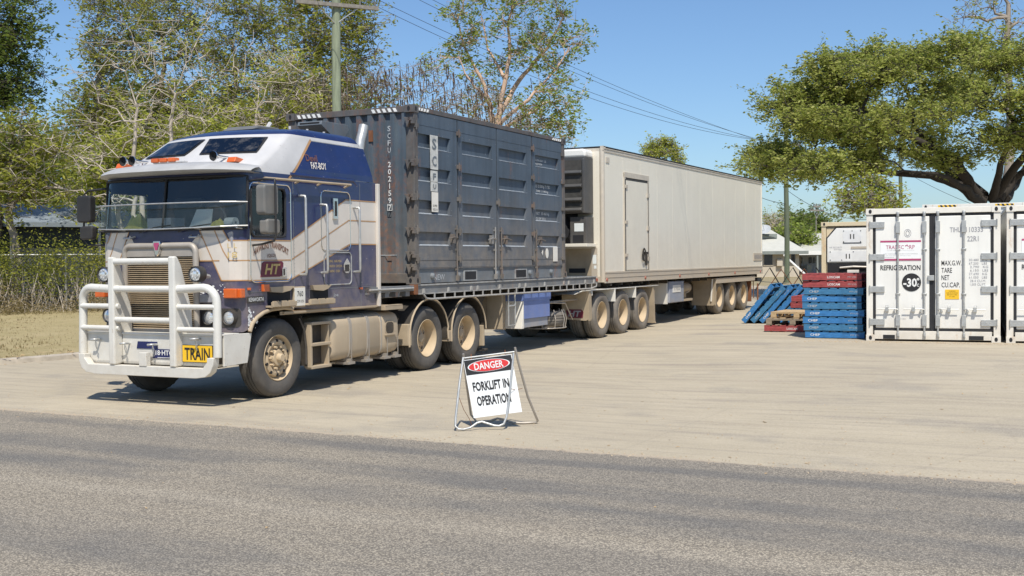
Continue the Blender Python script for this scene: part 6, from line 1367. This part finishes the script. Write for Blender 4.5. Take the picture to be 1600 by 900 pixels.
# pod trees: leafless thicket hung with dark pods
def podtree(seed, px0, Y, pys, label):
    tx = W_(px0, Y); g_ = gz(tx, Y); rq = random.Random(seed)
    cl = [((px-px0)/F_*Y, rq.uniform(-1,1), H_(py, Y)-g_, .9, 1.0, .7) for px, py in pys]
    root, tips = tree('leafless_pod_tree', label, (tx, Y, g_), [(0,0,0),(.1,0,2.5),(0,0,4.5)], cl, 'barkgrey', 'dryleaf', seed, nb=8, nt=4, nl=1, lsize=.10, spread=.4, r0=.16, jit=.3, bare=.5, tw=.012, group='leafless pod trees behind the container')
    rng = np.random.default_rng(seed); mb = MB()
    for m_, f in tips:
        for _ in range(2):
            p = f+rng.normal(0, .15, 3); L = rng.uniform(.18,.36); a = rng.uniform(0, PI); c, s = math.cos(a)*.025, math.sin(a)*.025
            mb.add([(p[0]-c,p[1]-s,p[2]),(p[0]+c,p[1]+s,p[2]),(p[0]+c*.6+.03,p[1]+s*.6,p[2]-L),(p[0]-c*.6+.03,p[1]-s*.6,p[2]-L)], [(0,1,2,3)])
    mb.build('pod', 'pod', root, (0,0,0), norm=False)['kind'] = 'stuff'
podtree(31, 660, 44, [(610,135),(640,120),(668,115),(695,130),(715,150),(650,150),(680,160),(625,165),(700,175),(735,170)], 'leafless tree hung with dark pods above the front corner of the blue container')
podtree(32, 560, 43, [(480,150),(505,130),(560,125),(585,115),(600,140),(575,160),(545,150),(520,165),(490,175),(610,175)], 'leafless pod tree just behind the large green power pole')
podtree(33, 790, 47, [(740,150),(765,140),(790,160),(815,175),(750,185),(800,200),(840,200),(770,200)], 'leafless pod tree at the foot of the gum tree')
# left woods: separate trees
def wood(name, label, px, Y, items, bark, leafm, seed, **k):
    tx = W_(px, Y); g_ = gz(tx, Y)+.15; kw = dict(nb=12, nt=5, nl=17, lsize=.165, elong=2.4, spread=.5, r0=.25, jit=.22, group='trees behind the left fence'); kw.update(k)
    top = max(H_(py, Y) for _, py, *_ in items)-g_
    cl = [((p[0]-px)/F_*Y, (p[2] if len(p) > 2 else 0), H_(p[1], Y)-g_, 1.25, 1.5, 1.0) for p in items]
    return tree(name, label, (tx, Y, g_), [(0,0,0),(.2,0,top*.3),(-.1,0,top*.55),(.1,0,top*.75)], cl, bark, leafm, seed, **kw)
wood('dark_leaved_tree', 'dark dense tree cut by the top left corner of the photo', -10, 40, [(5,10),(25,20),(35,55),(10,60),(-20,30),(30,90),(5,110),(-40,80),(15,130,1),(35,120),(-30,130),(5,155),(-60,10),(30,-20),(-10,-20)], 'barkdark', 'leafB', 41, nl=15, bare=.05)
wood('low_leafy_tree', 'bright leafy tree above the shed at the left edge', 20, 37, [(10,210),(40,195),(70,225),(20,245),(-20,230),(50,265),(5,280),(-30,270),(75,290),(40,300)], 'barkgrey', 'leafA', 42, nl=13, r0=.18)
wood('tall_feathery_tree', 'tall feathery tree rising beside the gap of sky on the left', 165, 50, [(160,30),(165,0),(195,20),(185,60),(155,80),(165,110),(140,150),(200,95),(150,170),(175,150),(205,150),(130,190),(160,200),(190,210),(200,-20),(215,50),(140,230),(120,215)], 'barkgrey', 'leafA', 43, nb=15, nl=10)
wood('tall_feathery_tree', 'tall feathery tree behind the high cab roof', 260, 53, [(240,10),(280,0),(310,30),(260,50),(230,90),(290,80),(320,70),(250,130),(300,130),(270,170),(235,180),(320,170),(290,210),(250,230),(310,-20),(225,-10),(225,220)], 'barkgrey', 'leafA', 44, nb=15, nl=10)
wood('tall_feathery_tree', 'tall feathery tree between the cab roof and the green power pole', 370, 51, [(350,10),(385,-10),(400,40),(360,60),(420,20),(340,90),(390,95),(430,80),(365,130),(410,140),(345,170),(440,140),(385,180),(420,195),(350,215),(450,40),(440,185)], 'barkgrey', 'leafA', 45, nb=15, nl=10)
wood('dense_tree', 'dense olive tree directly behind the green power pole', 490, 47, [(460,10),(490,20),(520,0),(555,20),(480,60),(510,70),(550,60),(570,90),(470,100),(500,120),(540,110),(455,140),(560,140),(450,-15),(575,40),(470,170),(510,160),(565,-10)], 'barkgrey', 'leafA', 46, nl=13)
wood('bright_shrub_tree', 'bright green low tree behind the cab windscreen', 190, 42, [(170,240),(200,225),(230,250),(150,265),(185,275),(215,285),(140,240),(245,225),(130,290),(160,300),(240,285),(225,205)], 'barkpale', 'leafC', 47, nl=11, r0=.15)
wood('bright_shrub_tree', 'bright green low tree behind the roof of the cab', 330, 43, [(290,200),(320,185),(350,200),(375,185),(400,205),(340,225),(300,235),(380,225),(425,195),(270,215),(410,230),(450,215)], 'barkpale', 'leafC', 48, nl=11, r0=.15)
wood('bright_shrub_tree', 'yellow green low tree left of the power pole behind the blue container', 450, 42, [(430,110),(455,95),(470,130),(440,150),(420,170),(460,175),(490,165),(435,200),(475,205)], 'barkpale', 'leafC', 49, nl=8, r0=.13, bare=.2)
for i, (px, Y, it, lb) in enumerate([(215, 38, [(150,120),(180,90),(215,60),(250,100),(210,150),(170,180),(245,170),(140,200),(230,200),(270,140),(120,240)], 'bare pale branched tree in front of the woods, left of the cab roof'),
        (275, 39, [(240,60),(275,40),(310,70),(330,120),(280,120),(300,170),(250,150),(345,170),(330,30),(265,200),(310,210)], 'bare pale branched tree in front of the woods, above the cab roof'),
        (215, 36.5, [(20,200),(60,205),(100,230),(140,250),(60,260),(110,290),(30,285),(150,300),(85,210)], 'bare pale branches reaching over the shed'),
        (400, 41, [(370,100),(400,70),(430,110),(450,150),(400,150),(360,150),(470,110),(420,190),(380,195)], 'bare pale branched tree left of the green power pole')]):
    wood('bare_branched_tree', lb, px, Y, it, 'barkpale', 'leafC', 60+i, nb=4, nt=2, nl=6, lsize=.16, bare=.4, jit=.25, r0=.12, tw=.012, spread=.6, limb=.3, group='bare branched trees')
# the woods' far depth reads as one mass
rng = np.random.default_rng(77); P = []
for _ in range(560):
    px = rng.uniform(-500, 600); Yq = rng.uniform(56, 68); tophere = 215 if px < 170 else 150
    py = rng.uniform(tophere, 340); c = np.array([W_(px, Yq), Yq, H_(py, Yq)]); P.append(c+rng.normal(0, 1, (150, 3))*np.array([1.1,1.1,.8]))
o = leaves_mesh('far_woods', 'leafB', np.concatenate(P), .30, rng, None, (0,0,0)); o['kind'] = 'stuff'
# trees round the far houses
wood('far_tree', 'bushy tree behind the pale house roof, left one', 1235, 95, [(1215,352),(1235,340),(1255,350),(1240,365),(1260,368),(1225,370)], 'barkgrey', 'leafB', 71, nl=10, lsize=.28, group='trees behind the house')
wood('far_tree', 'bushy tree behind the pale house roof, beside the antenna mast', 1272, 98, [(1262,350),(1275,345),(1285,355),(1270,365),(1290,365)], 'barkgrey', 'leafB', 72, nl=10, lsize=.28, group='trees behind the house')
wood('far_tree', 'bare twiggy tree beside the satellite dish', 1205, 92, [(1198,345),(1208,352),(1215,345),(1200,362)], 'barkpale', 'leafA', 73, nl=3, lsize=.25, bare=.5, group='trees behind the house')
wood('far_tree', 'low yellow green tree in front of the house ridge', 1245, 88, [(1228,372),(1245,366),(1260,372),(1250,380)], 'barkgrey', 'leafG', 74, nl=12, lsize=.3, group='trees behind the house', )
# hedge of vines on the fence, dry shrub at its foot
rng = np.random.default_rng(5); P = []; Pd = []
mbv = MB()
for i in range(400):
    s = rng.uniform(.0, FL_-1.0); z = rng.uniform(.75, 1.95) if rng.random() < .85 else rng.uniform(1.7, 2.5); side_ = rng.normal(0, .35)+.15
    c = np.array([FA.x+fd_.x*s-fd_.y*side_, FA.y+fd_.y*s+fd_.x*side_, fg+z]); P.append(c+rng.normal(0, 1, (110, 3))*np.array([.35,.35,.26]))
hg = bpy.data.objects.new('vine_hedge', None); COL.objects.link(hg); hc = (FA+FB)/2; hg.location = (hc.x, hc.y, fg); tag(hg, 'tangle of green vines growing through the chain link fence', 'hedge')
leaves_mesh('leaves', 'leafA', np.concatenate(P), .09, rng, hg, (hc.x, hc.y, fg))
for i in range(900):
    s = rng.uniform(0, FL_-1); x = FA.x+fd_.x*s+rng.normal(0,.25)+.3*fd_.y; y = FA.y+fd_.y*s+rng.normal(0,.25)-.3*fd_.x; h = rng.uniform(.3, 1.5); p0 = np.array([x, y, fg-.05]); p1 = p0+np.array([rng.normal(0,.35), rng.normal(0,.35), h]); mbv.tube([p0, (p0+p1)/2+rng.normal(0,.1,3), p1], [.012,.009,.005], 3, cap=False)
mbv.build('stems', 'barkpale', hg, (hc.x, hc.y, fg), norm=False)
P = []
for i in range(300):
    s = rng.uniform(0, FL_-3); dd = rng.uniform(.2,1.9); x = FA.x+fd_.x*s+dd*fd_.y+rng.normal(0,.2); y = FA.y+fd_.y*s-dd*fd_.x+rng.normal(0,.2); P.append(np.array([x, y, fg+abs(rng.normal(.1,.45))*max(0,1.25-dd*.55)])+rng.normal(0,1,(90,3))*np.array([.3,.3,.16]))
o = leaves_mesh('dry_undergrowth', 'dryleaf', np.concatenate(P), .13, rng, None, (0,0,0), .5, 5.0); o['kind'] = 'stuff'

# ================================================================ POLES AND WIRES
def pole(name, label, x, y, h, r0, r1, mat, arms=()):
    g_ = gz(x, y); o = bpy.data.objects.new(name, None); COL.objects.link(o); o.location = (x, y, g_); tag(o, label, 'pole')
    mb = MB(); mb.tube([(.06*math.sin(i*.9)*.4, .0, h*i/8) for i in range(9)], [r0+(r1-r0)*i/8 for i in range(9)], 14); mb.build('post', mat, o, (0,0,0), smooth=60)
    for (z, L, ang) in arms:
        c, s = math.cos(ang), math.sin(ang); mb = MB(); mb.prism([(-L,-.05),(L,-.05),(L,.07),(-L,.07)], lambda p, t: (p[0]*c - t*s, p[0]*s + t*c, z+p[1]), -.24, -.13); a = mb.build('crossarm', 'arm', o, (0,0,0))
        for k in (-.92,-.55,.55,.92): mb = MB(); mb.cyl((k*L*c+.18*s,k*L*s-.18*c,z+.07),(k*L*c+.18*s,k*L*s-.18*c,z+.22), .035, 8); mb.build('insulator', 'grey', a, (0,0,0))
        mb = MB(); mb.tube([(L*.5*c+.16*s,L*.5*s-.16*c,z-.04),(0,-.12,z-.6)], .02, 5); mb.tube([(-L*.5*c+.16*s,-L*.5*s-.16*c,z-.04),(0,-.12,z-.6)], .02, 5); mb.build('brace', 'galv', o, (0,0,0))
    return o
Y1 = 38.0; x1 = W_(531, Y1)
pole('power_pole', 'thick pale green timber power pole with a crossarm, behind the blue container', x1, Y1, H_(-60, Y1), .17, .14, 'polegreen', [(H_(9, Y1), 1.40, .45)])
Y2 = 64.0; x2 = W_(1229.5, Y2)
pole('power_pole', 'slim dark green power pole standing beyond the end of the long trailer', x2, Y2, H_(170, Y2)-gz(x2, Y2), .15, .11, 'poledark', [(H_(232, Y2)-gz(x2, Y2), .9, -.6)])
Y3 = 70.0; x3 = W_(1408, Y3); pole('power_pole', 'short stretch of pole seen below the broad tree, above the white containers', x3, Y3, H_(200, Y3)-gz(x3, Y3), .13, .10, 'poledark')
Y4 = 90.0; x4 = W_(1276, Y4); pole('antenna_mast', 'thin antenna mast behind the house with the satellite dish', x4, Y4, H_(322, Y4)-gz(x4, Y4), .05, .04, 'arm', [(H_(327, Y4)-gz(x4, Y4), .28, 0), (H_(333, Y4)-gz(x4, Y4), .55, 0)])
def wire(label, a, b, sag, r=.009, grp='overhead wires'):
    a = Vector(a); b = Vector(b); pts = [a.lerp(b, i/24)-Vector((0,0,sag*4*(i/24)*(1-i/24))) for i in range(25)]
    mb = MB(); mb.tube([p-a for p in pts], r, 4, cap=False); o = mb.build('overhead_wire', 'wire', None, (0,0,0)); o.location = a; return tag(o, label, 'wire', grp)
h1 = H_(4, Y1)+.1; h2 = H_(232, Y2)
for i, (dx, zz) in enumerate(((-1.25,0),(-.75,0),(.75,-.02),(1.25,-.02))):
    wire(('overhead wire, highest of the four running from the green pole crossarm to the slim pole', 'overhead wire, second of the four running to the slim pole', 'overhead wire, third of the four running to the slim pole', 'overhead wire, lowest of the four running to the slim pole')[i], (x1+dx*.95, Y1+dx*.45, h1-.05+(1.25-dx)*.9), (x2-.8+.25*i, Y2+.4-.2*i, h2+.15), .55+.12*i)
wire('overhead wire crossing the sky top left of the gum tree, upper one', (x1-1.2, Y1, h1+.2), (9, 20, 13.5), .2); wire('overhead wire crossing the sky top left of the gum tree, lower one', (x1+1.1, Y1, h1-.1), (9, 20, 12.8), .2)
wire('overhead wire from the slim pole towards the antenna mast', (x2, Y2, H_(300, Y2)), (x3, Y3, H_(335, Y3)), 1.0, .014); wire('overhead wire from behind the trailer end to the slim pole', (W_(1150, 60), 60, H_(290, 60)), (x2, Y2, H_(322, Y2)), .2, .014)
wire('overhead wire sloping down from the broad tree to the right of the thin pole', (x3, Y3, H_(270, Y3)), (W_(1560, 60), 60, H_(340, 60)), .2, .012)
gw = wire('guy wire slanting down left from the green power pole', (x1-.15, Y1, H_(28, Y1)), (W_(435, Y1-1), Y1-1, H_(185, Y1-1)), .02, .014, None)

# ================================================================ HOUSES
YH = 78.0; gh = gz(13, YH)+.05
def HX(px): return W_(px, YH)
hs = bpy.data.objects.new('house', None); COL.objects.link(hs); hs.location = (HX(1180), YH+3, gh); hs.rotation_euler = (0,0,0); OFF[hs.name] = (HX(1180), YH+3, gh)
tag(hs, 'low beige house with a pale metal roof beyond the end of the long trailer', 'house')
zt = H_(396, YH); xl, xr = HX(1080), HX(1249)
mb = MB(); mb.box(xl,xr,YH,YH+7,gh-.3,zt); wl_ = mb.build('wall', 'housewall', hs)
mb = MB(); ov = .45; z_r = H_(352, YH+3.5)
xa, xb, ya, yb = xl-ov, xr+ov, YH-ov, YH+7+ov; rx0, rx1, ry = xl+3, HX(1205), YH+3.5
v = [(xa,ya,zt),(xb,ya,zt),(xb,yb,zt),(xa,yb,zt),(rx0,ry,z_r),(rx1,ry,z_r)]; mb.add(v, [(0,1,5,4),(1,2,5),(2,3,4,5),(3,0,4),(3,2,1,0)]); mb.build('roof', 'houseroof', hs)
mb = MB(); mb.box(xa-.05,xb+.05,ya-.08,ya+.02,zt-.2,zt+.02); mb.box(xb-.02,xb+.08,ya,yb,zt-.2,zt+.02); mb.build('gutter', 'housetrim', hs)
for px0, px1, py0, py1 in ((1194,1207,401,417),(1236,1238.5,400,416),(1240,1242.5,400,416)):
    mb = MB(); mb.box(HX(px0)-.06,HX(px1)+.06,YH-.05,YH-.01,H_(py1, YH)-.06,H_(py0, YH)+.06); wf = mb.build('window', 'housewall', hs); g = MB(); g.box(HX(px0),HX(px1),YH-.07,YH-.052,H_(py1, YH),H_(py0, YH)); g.build('pane', 'winglass', wf)
mb = MB(); mb.box(HX(1213),HX(1222),YH-.25,YH-.01,H_(419, YH),H_(408, YH)); mb.build('meter_box', 'housewall', hs, bevel=.02)
mb = MB(); mb.tube([(HX(1217),YH-1.5,H_(402,YH)),(HX(1243),YH-3.5,H_(436,YH))], .07, 6); mb.build('awning_pole', 'wcont', hs)
mb = MB(); mb.box(HX(1193),HX(1221),YH+1.2,YH+1.25,H_(375,YH),H_(368,YH)); 
mb.add([(HX(1190),YH+.9,H_(368,YH)),(HX(1220),YH+1.2,H_(374,YH)),(HX(1221),YH+2.2,H_(371,YH)),(HX(1191),YH+2.0,H_(364,YH))], [(0,1,2,3)]); mb.build('solar_panel', 'housetrim', hs)
dsh = thing('satellite_dish', 'pale mesh satellite dish on the house roof', 'satellite dish', FI, (HX(1201), YH+1.5, H_(372, YH)))
mb = MB(); c0 = Vector((HX(1201), YH+1.3, H_(362, YH))); ax = Vector((-.3,-.6,.75)).normalized(); e1_ = ax.orthogonal().normalized(); e2_ = ax.cross(e1_)
mb.grid([[c0+(e1_*math.cos(a)+e2_*math.sin(a))*r_+ax*(r_*r_*.35) for a in [2*PI*i/20 for i in range(20)]] for r_ in (.02,.2,.36,.48)], 0, close=True); mb.tube([c0, (HX(1201),YH+1.5,H_(374,YH))], .04, 6); mb.tube([c0, c0+ax*.6], .015, 5); mb.build('dish', 'inkfade', dsh)
# second building with a verandah
YV = 88.0; gv = gz(15, YV)
vb = bpy.data.objects.new('building', None); COL.objects.link(vb); vb.location = (W_(1275, YV), YV+3, gv); OFF[vb.name] = (W_(1275, YV), YV+3, gv); tag(vb, 'grey building with an open verandah and pale fascia right of the beige house', 'building')
xa, xb = W_(1225, YV), W_(1340, YV)
mb = MB(); mb.box(xa,xb,YV,YV+6,gv-.3,H_(393,YV)); mb.build('wall', 'greywall', vb)
mb = MB(); mb.prism([(YV-2.5,H_(396,YV)),(YV+3,H_(368,YV+3)),(YV+8,H_(385,YV)),(YV+8,H_(390,YV))], YZ, xa-.5, xb+.5); mb.build('roof', 'houseroof', vb)
mb = MB(); mb.box(xa-.5,xb+.5,YV-2.55,YV-2.45,H_(402,YV),H_(396,YV)); mb.build('fascia', 'wcont', vb)
for px in (1263,1277): mb = MB(); mb.box(W_(px,YV),W_(px,YV)+.12,YV-2.5,YV-2.38,gv-.2,H_(396,YV)); mb.build('post', 'housetrim', vb)
for px0, px1 in ((1264,1269),(1271,1274),(1251,1254)): mb = MB(); mb.box(W_(px0,YV),W_(px1,YV),YV-.05,YV-.01,H_(415,YV),H_(406,YV)); mb.build('window', 'winglass', vb)
mb = MB(); mb.box(W_(1255,YV),W_(1262,YV),YV-1.2,YV-.2,gv,H_(418,YV)); mb.build('cabinet', 'housetrim', vb)
